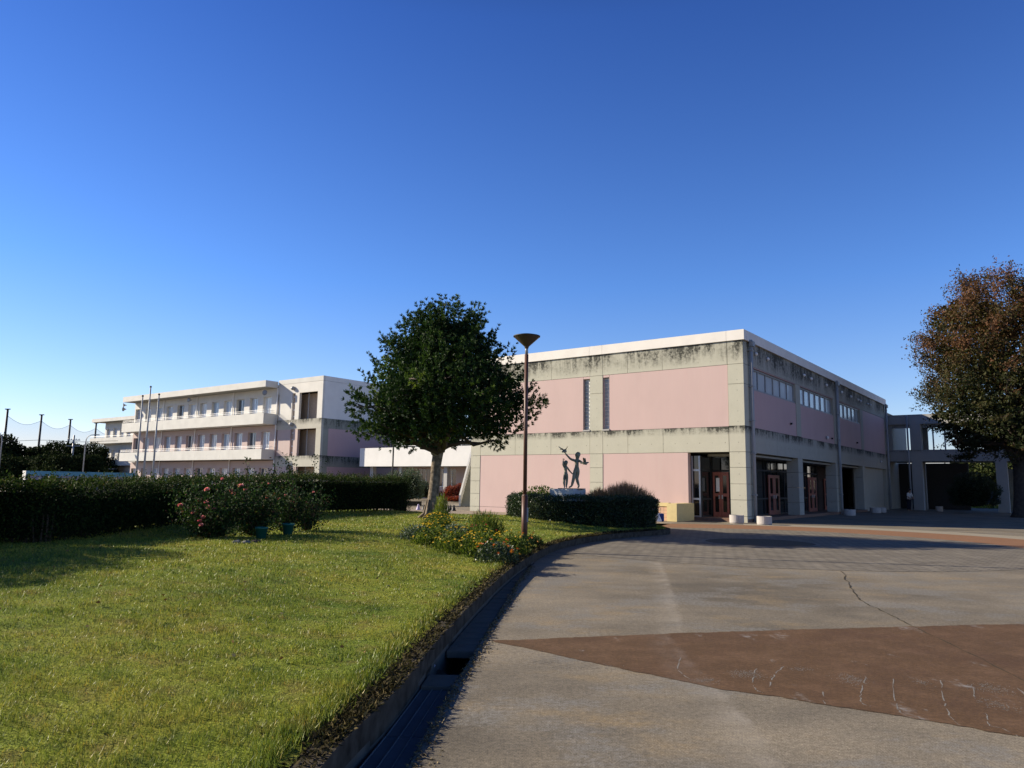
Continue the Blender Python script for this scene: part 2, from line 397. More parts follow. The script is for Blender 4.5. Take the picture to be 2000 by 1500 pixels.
def drive_mat():
    k = NT('exposed_aggregate'); v = k.pos()
    c = k.mix(k.ramp(k.noise(k.map(v, (1, 1.6, 1)), .55, 6, .65), [(.36, 0.), (.64, 1.)]), (.170, .147, .112), (.250, .211, .154))
    c = k.mix(1., c, k.ramp(k.noise(k.map(v, (1, 1, 1), (5, 1, 0)), .28, 6, .65), [(.36, .66), (.5, .95), (.64, 1.18)]), 'MULTIPLY')
    grey = k.ramp(k.noise(k.map(v, (1., 1.3, 1), (3, 7, 0)), .62, 8, .72), [(.51, 0.), (.585, .85)])
    grey = k.math('MULTIPLY', grey, k.ramp(k.noise(v, 24, 5, .75), [(.34, .15), (.56, 1.)]))
    c = k.mix(grey, c, (.20, .19, .17))
    och = k.ramp(k.noise(k.map(v, (.9, 1.4, 1), (11, 2, 0)), .8, 8, .7), [(.54, 0.), (.66, .75)])
    och = k.math('MULTIPLY', och, k.ramp(k.noise(v, 18, 5, .75), [(.34, .2), (.56, 1.)]))
    c = k.mix(och, c, (.29, .215, .12))
    sp_ = k.noise(v, 95, 2, .7); c = k.mix(1., c, k.ramp(sp_, [(.3, .5), (.7, 1.35)]), 'MULTIPLY')
    c = k.mix(1., c, k.ramp(k.noise(v, 24, 6, .8), [(.32, .58), (.68, 1.3)]), 'MULTIPLY')
    # pale flare-like streak painted into the yard's colour
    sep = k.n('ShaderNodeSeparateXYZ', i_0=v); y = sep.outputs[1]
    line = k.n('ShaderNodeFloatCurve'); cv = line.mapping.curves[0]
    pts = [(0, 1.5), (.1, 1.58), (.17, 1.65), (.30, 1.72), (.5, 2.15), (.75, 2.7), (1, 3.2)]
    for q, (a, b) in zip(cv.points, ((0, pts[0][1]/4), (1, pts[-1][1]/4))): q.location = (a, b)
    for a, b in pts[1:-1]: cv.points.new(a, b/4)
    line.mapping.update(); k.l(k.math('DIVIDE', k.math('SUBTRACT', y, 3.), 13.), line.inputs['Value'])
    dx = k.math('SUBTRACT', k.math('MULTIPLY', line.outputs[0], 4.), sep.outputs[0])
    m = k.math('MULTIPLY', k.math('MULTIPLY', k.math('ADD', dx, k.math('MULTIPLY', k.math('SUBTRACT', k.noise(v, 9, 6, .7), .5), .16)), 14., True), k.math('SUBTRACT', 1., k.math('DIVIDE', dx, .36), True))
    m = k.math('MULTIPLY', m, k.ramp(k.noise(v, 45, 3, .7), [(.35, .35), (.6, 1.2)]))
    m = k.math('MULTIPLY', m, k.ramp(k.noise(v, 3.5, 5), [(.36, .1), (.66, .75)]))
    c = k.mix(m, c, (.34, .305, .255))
    k.bump(sp_, .5, .004)
    return k.color(c, .85, .25), m, k
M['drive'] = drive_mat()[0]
def band_mat(name, c0, c1, scuff=True):
    k = NT(name); v = k.pos()
    c = k.mix(k.noise(v, .9, 6, .6), c0, c1)
    sp_ = k.noise(v, 95, 2, .7); c = k.mix(1., c, k.ramp(sp_, [(.3, .65), (.7, 1.25)]), 'MULTIPLY')
    if scuff:
        c = k.mix(k.ramp(k.noise(v, 2.6, 7, .7), [(.45, 0.), (.68, .7)]), c, (.158, .092, .050))
        c = k.mix(k.ramp(k.noise(k.map(v, (1, 1, 1), (4, 9, 0)), 1.2, 6, .65), [(.48, 0.), (.7, .6)]), c, (.080, .042, .022))
        c = k.mix(1., c, k.ramp(k.noise(v, 24, 6, .8), [(.32, .68), (.68, 1.25)]), 'MULTIPLY')
        f = k.math('MULTIPLY', k.ramp(k.noise(k.map(v, (1.5, .7, 1)), 1.7, 8, .7), [(.60, 0.), (.68, .8)]), k.ramp(k.noise(v, 14, 5), [(.4, .1), (.65, 1.)]))
        c = k.mix(f, c, (.27, .26, .25))
        sep = k.n('ShaderNodeSeparateXYZ', i_0=v)  # flare-like streak continued in the band's colour
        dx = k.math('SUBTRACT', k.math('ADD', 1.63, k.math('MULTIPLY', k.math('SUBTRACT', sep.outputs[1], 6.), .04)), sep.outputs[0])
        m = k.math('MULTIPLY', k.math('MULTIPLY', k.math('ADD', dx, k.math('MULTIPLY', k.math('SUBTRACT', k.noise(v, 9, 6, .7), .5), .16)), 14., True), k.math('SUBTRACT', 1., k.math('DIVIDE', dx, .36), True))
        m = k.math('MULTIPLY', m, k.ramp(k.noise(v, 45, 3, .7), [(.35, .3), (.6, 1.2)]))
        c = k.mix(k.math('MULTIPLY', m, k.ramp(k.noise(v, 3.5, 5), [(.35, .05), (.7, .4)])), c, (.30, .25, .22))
    k.bump(sp_, .5, .004)
    return k.color(c, .85, .25)
M['brown_band'] = band_mat('brown_aggregate', (.084, .048, .023), (.124, .069, .031))
M['brown_ring'] = band_mat('brown_ring', (.20, .105, .055), (.26, .135, .07), False)
M['pale_band'] = band_mat('pale_band', (.26, .23, .18), (.32, .28, .21), False)
M['path'] = band_mat('tan_path', (.24, .20, .15), (.31, .25, .18), False)
CX, CY, CR = 7.15, 21.6, 7.1
def paver_mat():
    k = NT('block_paving'); v = k.map(k.pos(), (1, 1, 1), (-CX, -CY, 0))
    sep = k.n('ShaderNodeSeparateXYZ', i_0=v); x, y = sep.outputs[0], sep.outputs[1]
    r = k.math('SQRT', k.math('ADD', k.math('MULTIPLY', x, x), k.math('MULTIPLY', y, y)))
    th = k.math('ARCTAN2', y, x)
    b = k.n('ShaderNodeTexBrick'); k.l(k.map(v, (1, 1, 1), (0, 0, 0), (0, 0, math.radians(52))), b.inputs['Vector'])
    b.inputs['Color1'].default_value = (.150, .130, .100, 1); b.inputs['Color2'].default_value = (.205, .18, .14, 1); b.inputs['Mortar'].default_value = (.085, .075, .06, 1)
    b.inputs['Scale'].default_value = 1.; b.inputs['Brick Width'].default_value = .30; b.inputs['Row Height'].default_value = .20; b.inputs['Mortar Size'].default_value = .016
    c = k.mix(1., b.outputs[0], k.ramp(k.noise(v, 1.4, 5), [(.3, .8), (.7, 1.12)]), 'MULTIPLY')
    k.bump(b.outputs['Fac'], -.5, .01)
    return k.color(c, .8, .3)
M['pavers'] = paver_mat()
def lawn_mat(blade):
    k = NT('grass_blade' if blade else 'turf')
    v = k.n('ShaderNodeNewGeometry').outputs['Position']
    v = k.map(v, (1, 1, .05))
    n1 = k.noise(v, .55, 5, .6); n2 = k.noise(v, 2.6, 5, .65)
    c = k.ramp(n1, [(.32, (.130, .200, .024)), (.5, (.245, .290, .034)), (.68, (.345, .340, .046))])
    c = k.mix(k.ramp(n2, [(.51, 0.), (.70, .65)]), c, (.26, .20, .065))
    c = k.mix(k.ramp(k.noise(v, 7., 4), [(.56, 0.), (.74, .5)]), c, (.20, .145, .05))
    c = k.mix(k.ramp(n2, [(.32, .75), (.44, 0.)]), c, (.07, .115, .02))
    if blade:
        at = k.n('ShaderNodeAttribute', attribute_name='tint')
        c = k.mix(1., c, k.ramp(at.outputs['Fac'], [(0, (.30, .36, .3)), (.35, (.75, .8, .7)), (.7, (1.0, 1.0, 1.)), (.9, (1.25, 1.1, 1.1)), (1, (1.7, 1.15, 1.2))]), 'MULTIPLY')
        k.color(c, .5, .35)
        tr = k.n('ShaderNodeBsdfTranslucent'); k.l(c, tr.inputs[0]); mx = k.n('ShaderNodeMixShader'); mx.inputs[0].default_value = .28
        k.l(k.b.outputs[0], mx.inputs[1]); k.l(tr.outputs[0], mx.inputs[2]); k.l(mx.outputs[0], k.out.inputs[0])
        return k.m
    c = k.mix(1., c, k.ramp(k.noise(v, 40, 4, .7), [(.3, .45), (.7, 1.05)]), 'MULTIPLY')
    k.bump(k.noise(v, 60, 4), .9, .02)
    return k.color(c, .95, .1)
M['turf'] = lawn_mat(False); M['grass'] = lawn_mat(True)

g = MB().poly([(-1500, -300, -.45), (1500, -300, -.45), (1500, 2500, -.45), (-1500, 2500, -.45)])
tag(g.build('ground', plain('earth', (.16, .14, .09), .95, .1, 0, .3, .2)), kind='structure')
# driveway: everything outside the lawn and the drain, at z = 0
DRAIN_R = np.array([(-.75, -6), (-.62, 2.5), (-.54, 4.31), (-.50, 4.95), (-.41, 6.02), (-.31, 7.17), (-.19, 8.52), (.22, 13.05), (.52, 15.2)])
DR = smooth_poly(DRAIN_R, 4)
i0 = int(np.argmin(np.abs(KOUT[:, 1]-15.2)))
outer = [(-160, -6.0), (-160, 260), (160, 260), (160, -6.0)]
poly = [tuple(p) for p in DR]+[tuple(p) for p in KOUT[i0:]]+[tuple(p) for p in BS]+[(-160, -6.)]+outer[1:]
verts = [Vector(p) for p in poly]; n = len(verts)
vv, ee, ff, *_ = delaunay_2d_cdt(verts, [], [list(range(n))[::-1]], 1, 1e-5)
me = bpy.data.meshes.new('driveway'); me.from_pydata([(p.x, p.y, 0) for p in vv], [], [f[::-1] if False else f for f in ff]); me.update()
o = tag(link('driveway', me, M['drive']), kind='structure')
# drain trough
mb = MB()
KO = KOUT[(KOUT[:, 1] < 15.4)]
for i in range(len(DR)-1):
    a = DR[i]; b = DR[i+1]
    def lft(p):
        j = int(np.argmin(np.abs(KOUT[:, 1]-p[1]))); t = KOUT[:, 0]; yy = KOUT[:, 1]
        m_ = yy < 20; return np.array([np.interp(p[1], yy[m_], t[m_]), p[1]])
    la, lb = lft(a), lft(b)
    mb.poly([(la[0], la[1], -.30), (a[0], a[1], -.30), (b[0], b[1], -.30), (lb[0], lb[1], -.30)])
    mb.poly([(a[0], a[1], -.30), (a[0], a[1], .0), (b[0], b[1], .0), (b[0], b[1], -.30)])
    mb.poly([(la[0], la[1], -.30), (lb[0], lb[1], -.30), (lb[0], lb[1], .02), (la[0], la[1], .02)])
M['kerb'] = plain('kerb_concrete', (.075, .066, .053), .95, .05, 0, .6, 7)
tag(mb.build('drain_channel', plain('drain_concrete', (.10, .094, .08), .9, .2, 0, .4, 5)), kind='structure')
# kerb
mb = MB()
for i in range(len(KS)-1):
    a, b, a2, b2 = KS[i]-KN[i]*.0, KS[i+1], KOUT[i], KOUT[i+1]
    mb.poly([(a[0], a[1], .165), (a2[0], a2[1], .165), (b2[0], b2[1], .165), (b[0], b[1], .165)])
    mb.poly([(a2[0], a2[1], .165), (a2[0], a2[1], -.02), (b2[0], b2[1], -.02), (b2[0], b2[1], .165)])
    mb.poly([(a[0], a[1], .165), (b[0], b[1], .165), (b[0], b[1], 0), (a[0], a[1], 0)])
tag(mb.build('kerb', M['kerb']), kind='structure')
# lawn sheet
gx, gy = np.meshgrid(np.arange(-33, 6, .7), np.arange(-5.6, 46, .7)); Q = np.c_[gx.ravel(), gy.ravel()]
Q = Q[inside(Q, LAWN)]; Q = Q[seg_dist(Q, np.r_[LAWN, LAWN[:1]]) > .25]
verts = [Vector(p) for p in LAWN]+[Vector(p) for p in Q]; n = len(LAWN)
vv, ee, ff, *_ = delaunay_2d_cdt(verts, [], [list(range(n))], 1, 1e-5)
V2 = np.array([(p.x, p.y) for p in vv]); Z = lawn_z(V2)
me = bpy.data.meshes.new('lawn'); me.from_pydata([(p[0], p[1], z) for p, z in zip(V2, Z)], [], ff); me.update()
tag(link('lawn', me, M['turf'], None, True), kind='structure')
mb = MB()
B8 = np.r_[KS[-1:], BS]
for a, b in zip(B8[:-1], B8[1:]): mb.poly([(a[0], a[1], .17), (b[0], b[1], .17), (b[0], b[1], -.02), (a[0], a[1], -.02)])
tag(mb.build('lawn_edge', M['kerb']), kind='structure')
# grass blades: a real blade field, denser near the viewer
def blades():
    Ps = []; Hs = []; Ws = []
    for y0, y1, dens, h, w in ((2.2, 5.5, 5200, .042, .0042), (5.5, 9, 2600, .042, .006), (9, 15, 1050, .045, .010), (15, 23, 420, .05, .017), (23, 34, 170, .05, .028)):
        xl = -.76*y1-.8; A_ = (5.3-xl)*(y1-y0); n = int(A_*dens)
        q = np.c_[RNG.uniform(xl, 5.3, n), RNG.uniform(y0, y1, n)]
        q = q[q[:, 0] > -.76*q[:, 1]-.8]; q = q[inside(q, LAWN)]
        clump = .5+.5*np.sin(q[:, 0]*5.1+np.sin(q[:, 1]*3.7)*2)*np.sin(q[:, 1]*4.3+np.cos(q[:, 0]*2.9)*2)
        edge = seg_dist(q, KS); keep = (RNG.uniform(size=len(q)) < .55+.45*clump) & (edge > .035+.035*np.sin(q[:, 1]*7)*np.sin(q[:, 1]*2.3)+.02); q = q[keep]; clump = clump[keep]
        Ps.append(q); Hs.append(h*(.55+.6*clump)*RNG.uniform(.6, 1.3, len(q))); Ws.append(np.full(len(q), w)*RNG.uniform(.7, 1.3, len(q)))
    # ragged fringe over over the kerb
    nf = 26000; t = RNG.integers(8, len(KS)-1, nf); f = RNG.uniform(size=(nf, 1)); q = KS[t]*(1-f)+KS[t+1]*f-KN[t]*(.15+RNG.normal(0, .05, (nf, 1)))
    q = q[q[:, 1] > 2]; Ps.append(q); Hs.append(.055*RNG.uniform(.5, 1.5, len(q))); Ws.append(.003+.0009*q[:, 1]*.7)
    Q = np.concatenate(Ps); H = np.concatenate(Hs); W = np.concatenate(Ws)
    P = np.c_[Q, lawn_z(Q)-.004]
    D = np.c_[RNG.normal(0, .45, (len(Q), 2)), np.ones(len(Q))]
    o = leaves_mesh('grass', P, D, H, W, RNG.uniform(0, 1, len(P)), M['grass'], None, .0)
    tag(o, 'short mown grass, yellow green with worn brown patches', 'grass', None, 'stuff')
blades()

# fallen leaves in the turf
Pw = np.c_[RNG.uniform(-9, 1, 330), RNG.uniform(3, 22, 330)]; Pw = Pw[inside(Pw, LAWN)]; k_ = len(Pw)
tag(leaves_mesh('fallen_leaves', np.c_[Pw, lawn_z(Pw)+.035], np.c_[RNG.normal(0, 1, (k_, 2)), RNG.normal(0, .25, k_)], RNG.uniform(.03, .055, k_), RNG.uniform(.018, .03, k_), RNG.uniform(0, 1, k_), leafmat('dry_leaf', [(0, (.07, .04, .02)), (.6, (.20, .12, .05)), (1, (.34, .28, .18))], .2, .8, .1)), 'dry fallen leaves scattered over the lawn', 'leaves', None, 'stuff')

# paved circle, rings and bands (each sheet 4 mm above the one below)
def disc(name, r0, r1, z, mat, a0=0., a1=2*PI, seg=96):
    mb = MB()
    for i in range(seg):
        t0 = a0+(a1-a0)*i/seg; t1 = a0+(a1-a0)*(i+1)/seg
        p = [(CX+r*math.cos(t), CY+r*math.sin(t), z) for r, t in ((r0, t0), (r1, t0), (r1, t1), (r0, t1))]
        mb.poly(p)
    return tag(mb.build(name, mat), kind='structure')
disc('brown_ring_paving', CR, 10.1, .004, M['brown_ring'], math.radians(-12), math.radians(128))
disc('pale_ring_paving', 10.1, 11.7, .004, M['pale_band'], math.radians(-18), math.radians(75))
disc('block_paving', 1.5, CR, .004, M['pavers'])
disc('gravel_circle', .02, 1.5, .006, plain('dark_gravel', (.13, .115, .085), .95, .1, 0, .5, 30))
disc('circle_edging', 1.5, 1.62, .010, plain('edging', (.20, .185, .16), .85, .2))
W = [gp(*p)[:2] for p in ((960, 1252), (1180, 1243), (1400, 1235), (1700, 1226), (2000, 1219))]
W2 = [gp(*p)[:2] for p in ((2000, 1440), (1700, 1390), (1400, 1345), (1180, 1300))]
d1 = unit(W[-1]-W[-2]); d2 = unit(W2[0]-W2[1])
pl_ = W+[W[-1]+d1*14, W2[0]+d2*14]+W2
def rough_edge(P, step=.035, amp=.007):
    out = []; P = [np.array(p) for p in P]
    for a_, b_ in zip(P, P[1:]+P[:1]):
        m_ = max(2, min(160, int(np.linalg.norm(b_-a_)/step))); nn_ = unit(np.array([-(b_-a_)[1], (b_-a_)[0]])); w_ = 0.
        for i in range(m_): w_ = w_*.8+RNG.normal(0, amp); out.append(a_+(b_-a_)*i/m_+nn_*w_)
    return out
pl_ = rough_edge(pl_)
tag(MB().poly([(p[0], p[1], .004) for p in pl_]).build('brown_band_paving', M['brown_band']), kind='structure')
cr_ = [gp(*p)[:2] for p in ((1645, 1116), (1660, 1145), (1680, 1172), (1725, 1195), (1780, 1222), (1880, 1270), (2000, 1330))]; cr_.append(cr_[-1]+(cr_[-1]-cr_[-2])*2)
cr_ = smooth_poly(cr_, 8); cr_ = cr_+RNG.normal(0, .012, cr_.shape); cn = normals2(cr_); mb = MB()
for i in range(len(cr_)-1):
    w0, w1 = .007+.004*math.sin(i*1.7), .007+.004*math.sin(i*1.7+1.7)
    a, b, c, d = cr_[i]-cn[i]*w0, cr_[i]+cn[i]*w0, cr_[i+1]+cn[i+1]*w1, cr_[i+1]-cn[i+1]*w1
    mb.poly([(q[0], q[1], .0056) for q in (a, b, c, d)])
tag(mb.build('expansion_joint', plain('joint_line', (.06, .05, .035), .9, .1)), kind='structure')

# ------------------------------------------------------------------ buildings (own axes: x along the front, y into the building, z up)
RZ = math.atan2(-.6, .8)
AX = np.array([.7994, -.6007]); BX = np.array([.6007, .7994])
RZ = math.atan2(AX[1], AX[0])
K = gp(1460, 1021)[:2]
def W2L(org, p): d = np.array(p[:2])-np.array(org[:2]); return np.array([d@AX, d@BX])
def L2W(org, x, y): return np.array(org[:2])+AX*x+BX*y
G = .008     # half width of the open joints between panels
def fpanels(mb, rects, y0, y1):
    for x0, x1, z0, z1 in rects: mb.box(x0+G, x1-G, y0, y1, z0+G, z1-G)
def spanels(mb, rects, x0, x1):
    for y0, y1, z0, z1 in rects: mb.box(x0, x1, y0+G, y1-G, z0+G, z1-G)

hall = thing('school_hall', 'big two storey hall of pink panels framed in stained concrete with a white roof edge', 'building', (K[0], K[1], 0), RZ)
# --- dark body behind the panels (shows only as the joints)
b = MB()
b.box(-16.12, -2.9, .10, 32, -.1, 3.2); b.box(-16.12, -.32, .42, 32.6, 3.3, 8.3)
b.box(-16.12, -8.55, .10, .42, 3.2, 8.3); b.box(-8.2, -7.38, .10, .42, 3.2, 8.3); b.box(-7.05, -.12, .10, .42, 3.2, 8.3)
b.box(-8.6, -7.0, .10, .42, 3.2, 4.33); b.box(-8.6, -7.0, .10, .42, 7.13, 8.3)
b.box(-.42, -.10, .5, 32.6, 3.3, 6.1); b.box(-.42, -.10, .5, 32.6, 7.2, 8.3)
b.box(-2.9, -.3, .35, 32, 3.12, 3.3)
b.build('body', M['joint'], hall)
# --- concrete frame
b = MB()
cz = [-.1, .27, 1.0, 1.72, 2.46, 3.17, 4.34, 6.3, 7.23, 8.33]
for x0, x1 in ((-16.2, -15.5), (-8.17, -7.4)):
    for z0, z1 in zip(cz[:-1], cz[1:]): fpanels(b, [(x0, x1, z0, z1)], 0, .25)
for z0, z1 in ((3.17, 4.34), (7.23, 8.33)):
    for xs in ((-15.5, -13.0, -10.6, -8.17), (-7.4, -5.96, -4.04, -.76)):
        fpanels(b, [(xs[i], xs[i+1], z0, z1) for i in range(3)], .004, .25)
b.build('concrete_frame', M['concrete'], hall)
b = MB()
for z0, z1 in zip(cz[:-1], cz[1:]): b.box(-.75+G, 0, 0, .95, z0+G, z1-G)
b.build('corner_column', M['concrete'], hall)
b = MB()
for y0, y1 in ((8.1, 8.95), (16.15, 17.05), (23.7, 24.5)):
    for z0, z1 in zip((-.1, .8, 1.6, 2.4, 3.17), (.8, 1.6, 2.4, 3.17, 3.17)):
        if z1 > z0: b.box(-.62, 0, y0+G, y1-G, z0+G, z1-G)
    b.box(-.3, 0, y0+G, y1-G, 4.34+G, 7.23-G)
ys = (.95, 4.6, 8.52, 12.4, 16.6, 20.3, 24.1, 28.4, 32.7)
for y0, y1 in zip(ys[:-1], ys[1:]):
    b.box(-.3, -.004, y0+G, y1-G, 3.17, 4.34-G); b.box(-.3, -.004, y0+G, y1-G, 7.23+G, 8.33)
b.box(-.3, 0, 32.0, 32.7, -.1, 3.17-G); b.box(-.3, 0, 32.2, 32.7, 4.34, 7.22)
b.box(-.9, -.25, 24.5, 32.0, -.1, 3.16)
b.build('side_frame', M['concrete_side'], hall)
# --- pink cladding
b = MB()
fpanels(b, [(-15.5, -8.58, 4.34, 7.23), (-8.58, -8.17, 7.1, 7.23), (-7.4, -7.02, 7.1, 7.23), (-7.02, -.75, 4.34, 7.23)], .018, .22)
fpanels(b, [(-15.5, -8.17, .27, 3.17), (-15.5, -8.17, -.1, .27), (-7.4, -2.78, .27, 3.17), (-7.4, -2.78, -.1, .27)], .018, .34)
b.build('pink_wall', M['pink'], hall)
b = MB()
for y0, y1 in ((.95, 8.1), (8.95, 16.15), (17.05, 24.0)):
    b.box(-.3, -.02, y0+G, y1-G, 4.34+G, 6.13)
    b.box(-.3, -.02, y0+G, y1-G, 7.19, 7.23)
b.box(-.3, -.02, 24.5, 32.2, 4.34+G, 7.22)
b.box(-.3, -.02, .95, 1.12, 6.13, 7.19)
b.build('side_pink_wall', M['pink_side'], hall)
# --- white roof edge and roof
b = MB()
xs = (-16.25, -15.5, -8.17, -7.4, -.75, .10)
for x0, x1 in zip(xs[:-1], xs[1:]): b.box(x0+.006, x1-.006, -.07, .25, 8.335, 8.81)
yy = (.25, 8.3, 16.7, 24.3, 32.8)
for y0, y1 in zip(yy[:-1], yy[1:]): b.box(-.2, .10, y0+.006, y1-.006, 8.335, 8.81)
b.box(-16.25, -16.0, .256, 32.8, 8.335, 8.81)
b.build('roof_edge', M['fascia'], hall)
b = MB().box(-16.0, -.2, .25, 32.8, 8.3, 8.5); b.build('roof', M['soffit'], hall)
MB().box(-13, -.15, 32.81, 43, -.1, 7.9).build('rear_wing', M['concrete_side'], hall)
MB().box(-16.2, -15.95, .26, 32.6, -.1, 8.32).build('end_wall', M['concrete_side'], hall)
MB().box(-2.2, -.3, 1.0, 32, 3.02, 3.12).build('soffit', M['soffit'], hall)
# --- glass block slits
for x0, x1 in ((-8.58, -8.17), (-7.4, -7.02)):
    o = MB().box(x0, x1, .15, .25, 4.42, 7.1).build('slit_window', M['blocks'], hall)
    MB().box(x0-.01, x1+.01, -.03, .15, 4.345, 4.42).build('sill', M['concrete_plain'], o)
    MB().box(x0+.002, x0+.03, .06, .15, 4.42, 7.1).build('jamb', M['pink'], o)
# --- ribbon windows along the side
for y0, y1 in ((1.15, 8.08), (8.98, 15.95), (17.2, 23.9)):
    f = MB(); n = 6; dy = (y1-y0)/n
    f.box(-.24, -.06, y0, y1, 6.14, 6.22); f.box(-.24, -.10, y0, y1, 7.1, 7.18)
    for i in range(n+1): f.box(-.22, -.11, y0+i*dy-.035, y0+i*dy+.035, 6.22, 7.1)
    o = f.build('ribbon_window', M['steel'], hall)
    for i in range(n): MB().box(-.19, -.17, y0+i*dy+.035, y0+(i+1)*dy-.035, 6.22, 7.1).build('pane', M['glass_pale'], o)
# --- floor plinth and glazed ground floor
MB().box(-2.78, .02, .1, 24.5, -.1, .15).build('floor_step', plain('step_red', (.20, .12, .085), .8, .3, 0, .2), hall)
def glazed(x0, y0, x1, y1, name='glazed_screen', z1=3.02, tr=2.42, mid=.95, bright=False):
    """a glazed screen between two plan points with a transom, a mid rail and posts"""
    d = np.array([x1-x0, y1-y0]); L = np.linalg.norm(d); d = d/L; nn = np.array([-d[1], d[0]])
    def bar(mb, s0, s1, za, zb, t=.04):
        p = [np.array([x0, y0])+d*s0-nn*t, np.array([x0, y0])+d*s1-nn*t, np.array([x0, y0])+d*s1+nn*t, np.array([x0, y0])+d*s0+nn*t]
        mb.prism(p, za, zb)
    f = MB(); n = max(1, int(round(L/1.15)))
    for i in range(n+1):
        s = min(max(i*L/n, .03), L-.03); bar(f, s-.03, s+.03, .15, z1)
    for i in range(n):
        a, c = i*L/n+.03, (i+1)*L/n-.03
        for za, zb in ((tr, tr+.09), (mid, mid+.09), (.15, .22)): bar(f, max(a, .06), min(c, L-.06), za, zb, .045)
    o = f.build(name, M['alu'] if bright else M['dark_metal'], hall)
    g_ = MB(); bar(g_, .05, L-.05, .22, z1, .008); g_.build('pane', M['glass_dark'], o)
    return o
def red_door(p0, p1, z0=.15, z1=2.25, off=.06):
    """double leaf door: red frames, four dark panes, handle"""
    d = np.array(p1)-np.array(p0); L = np.linalg.norm(d); d = d/L; nn = np.array([d[1], -d[0]])
    def bar(mb, s0, s1, za, zb, t0=0., t1=.05):
        q = [np.array(p0)+d*s0+nn*(off+t0), np.array(p0)+d*s1+nn*(off+t0), np.array(p0)+d*s1+nn*(off+t1), np.array(p0)+d*s0+nn*(off+t1)]
        mb.prism(q, za, zb)
    f = MB(); h = L/2
    for a, c in ((0, h-.008), (h+.008, L)):
        bar(f, a, a+.12*L/1., z0, z1); bar(f, c-.12*L, c, z0, z1)
        for za, zb in ((z0, z0+.22), (1.12, 1.26), (z1-.16, z1)): bar(f, a+.12*L, c-.12*L, za, zb)
    o = f.build('red_door', M['red_metal'], hall); tag(o, 'red framed double door with glazed leaves')
    g_ = MB()
    for a, c in ((0, h-.008), (h+.008, L)): bar(g_, a+.12*L, c-.12*L, z0+.22, z1-.16, .015, .03)
    g_.build('pane', M['glass_door'], o)
    for s in (h-.10*L, h+.10*L):
        k_ = MB(); bar(k_, s-.02, s+.02, 1.0, 1.18, .05, .10); k_.build('handle', M['alu'], o)
    return o
glazed(-2.76, .40, -2.34, .40, bright=True, tr=2.3, mid=.95); glazed(-2.34, .46, -2.34, 1.68, tr=2.3)
glazed(-2.34, 1.74, -1.36, 1.74, tr=2.3); glazed(-1.3, 1.74, -1.3, 16.6)
MB().box(-2.1, -1.9, 16.6, 24.4, .15, 3.02).box(-1.9, -1.25, 16.6, 16.75, .15, 3.02).build('bay_wall', plain('bay_brown', (.05, .033, .028), .8, .2), hall)
red_door((-2.22, 1.74), (-1.44, 1.74), .15, 2.28)
for y0, y1 in ((6.8, 8.65), (14.35, 16.15), (20.4, 22.2)): red_door((-1.3 if y0 < 20 else -1.9, y0), (-1.3 if y0 < 20 else -1.9, y1), .15, 2.25)
o = MB().box(-2.05, -1.88, 1.60, 1.615, 1.35, 2.0).build('notice', M['white_paint'], hall)
# --- low tiled wall beside the entry
b = MB().box(-5.2, -2.98, -1.72, -1.56, -.05, .66); w = thing('tiled_wall', 'low red tiled wall with yellow cap and end pier beside the hall entry', 'low wall', (K[0], K[1], 0), RZ)
b.build('tile_face', M['tiles'], w)
MB().box(-5.3, -2.98, -1.76, -1.52, .66, .82).build('cap', M['yellow'], w)
MB().box(-2.98, -2.5, -1.95, -.03, -.05, .80).build('end_pier', M['yellow'], w)
# --- downpipes
for y in (.72, 16.7, 32.45):
    o = MB().tube([(.13, y, 8.42), (.13, y, .02)], .085, 10).build('downpipe', M['pipe'], hall, True)
    for z in (1.2, 3.1, 4.6, 6.2, 7.9): MB().box(0, .22, y-.12, y+.12, z, z+.05).build('bracket', M['steel'], o)
    MB().box(-.0+.11, .28, y-.16, y+.16, 8.1, 8.34).build('rain_head', M['steel'], o)
# --- round vent caps and wall lamps
for y, z in ((1.63, 7.89), (3.36, 7.9), (9.63, 7.88), (11.07, 7.86), (14.45, 7.88), (18.27, 7.86), (20.81, 7.82), (22.95, 7.82), (23.74, 7.8), (26.08, 7.82), (26.96, 7.83), (14.17, 4.63), (29.84, 3.72)):
    o = MB().ball((.07, y, z), .085, 10, 6).build('vent_cap', M['white_paint'], hall, True)
    MB().tube([(-.0, y, z), (.05, y, z)], .11, 10).build('collar', M['steel'], o)
for y, z in ((7.0, 4.95), (15.4, 4.65), (22.2, 4.75)): MB().lathe([(.05, -.05), (.06, .05)], (.04, y, z), 8).build('vent_stub', M['dark_metal'], hall)

# ------------------------------------------------------------------ classroom block
T = dp(622, 940, 78.6)[:2]
cls = thing('classroom_block', 'long three storey cream classroom block with balconies and a stair tower', 'building', (T[0], T[1], 0), RZ)
LV = [(-.1, 3.1), (4.3, 7.2), (8.27, 12.3)]
b = MB()      # tower: concrete bands and corner column
for z0, z1 in ((3.12, 4.28), (7.2, 8.27)):
    b.box(-7.8, 0, 0, .3, z0, z1-.001)
for z0, z1 in ((-.1, 3.11), (4.285, 7.19)):
    b.box(-.85, -.003, .01, .3, z0, z1)
b.build('tower_bands', M['concrete_class'], cls)
b = MB()
b.box(-.3, 0, .301, 12, 3.12, 4.27); b.box(-.3, 0, .301, 12, 7.2, 8.26); b.box(-.3, -.003, .302, 1.0, -.1, 3.11); b.box(-.3, -.003, .302, 1.0, 4.285, 7.19)
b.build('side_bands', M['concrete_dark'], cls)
b = MB(); b.box(-.3, -.02, 1.0, 12, -.1, 3.115); b.box(-.3, -.02, 1.0, 12, 4.275, 7.195); b.build('side_pink_wall', M['pink_side'], cls)
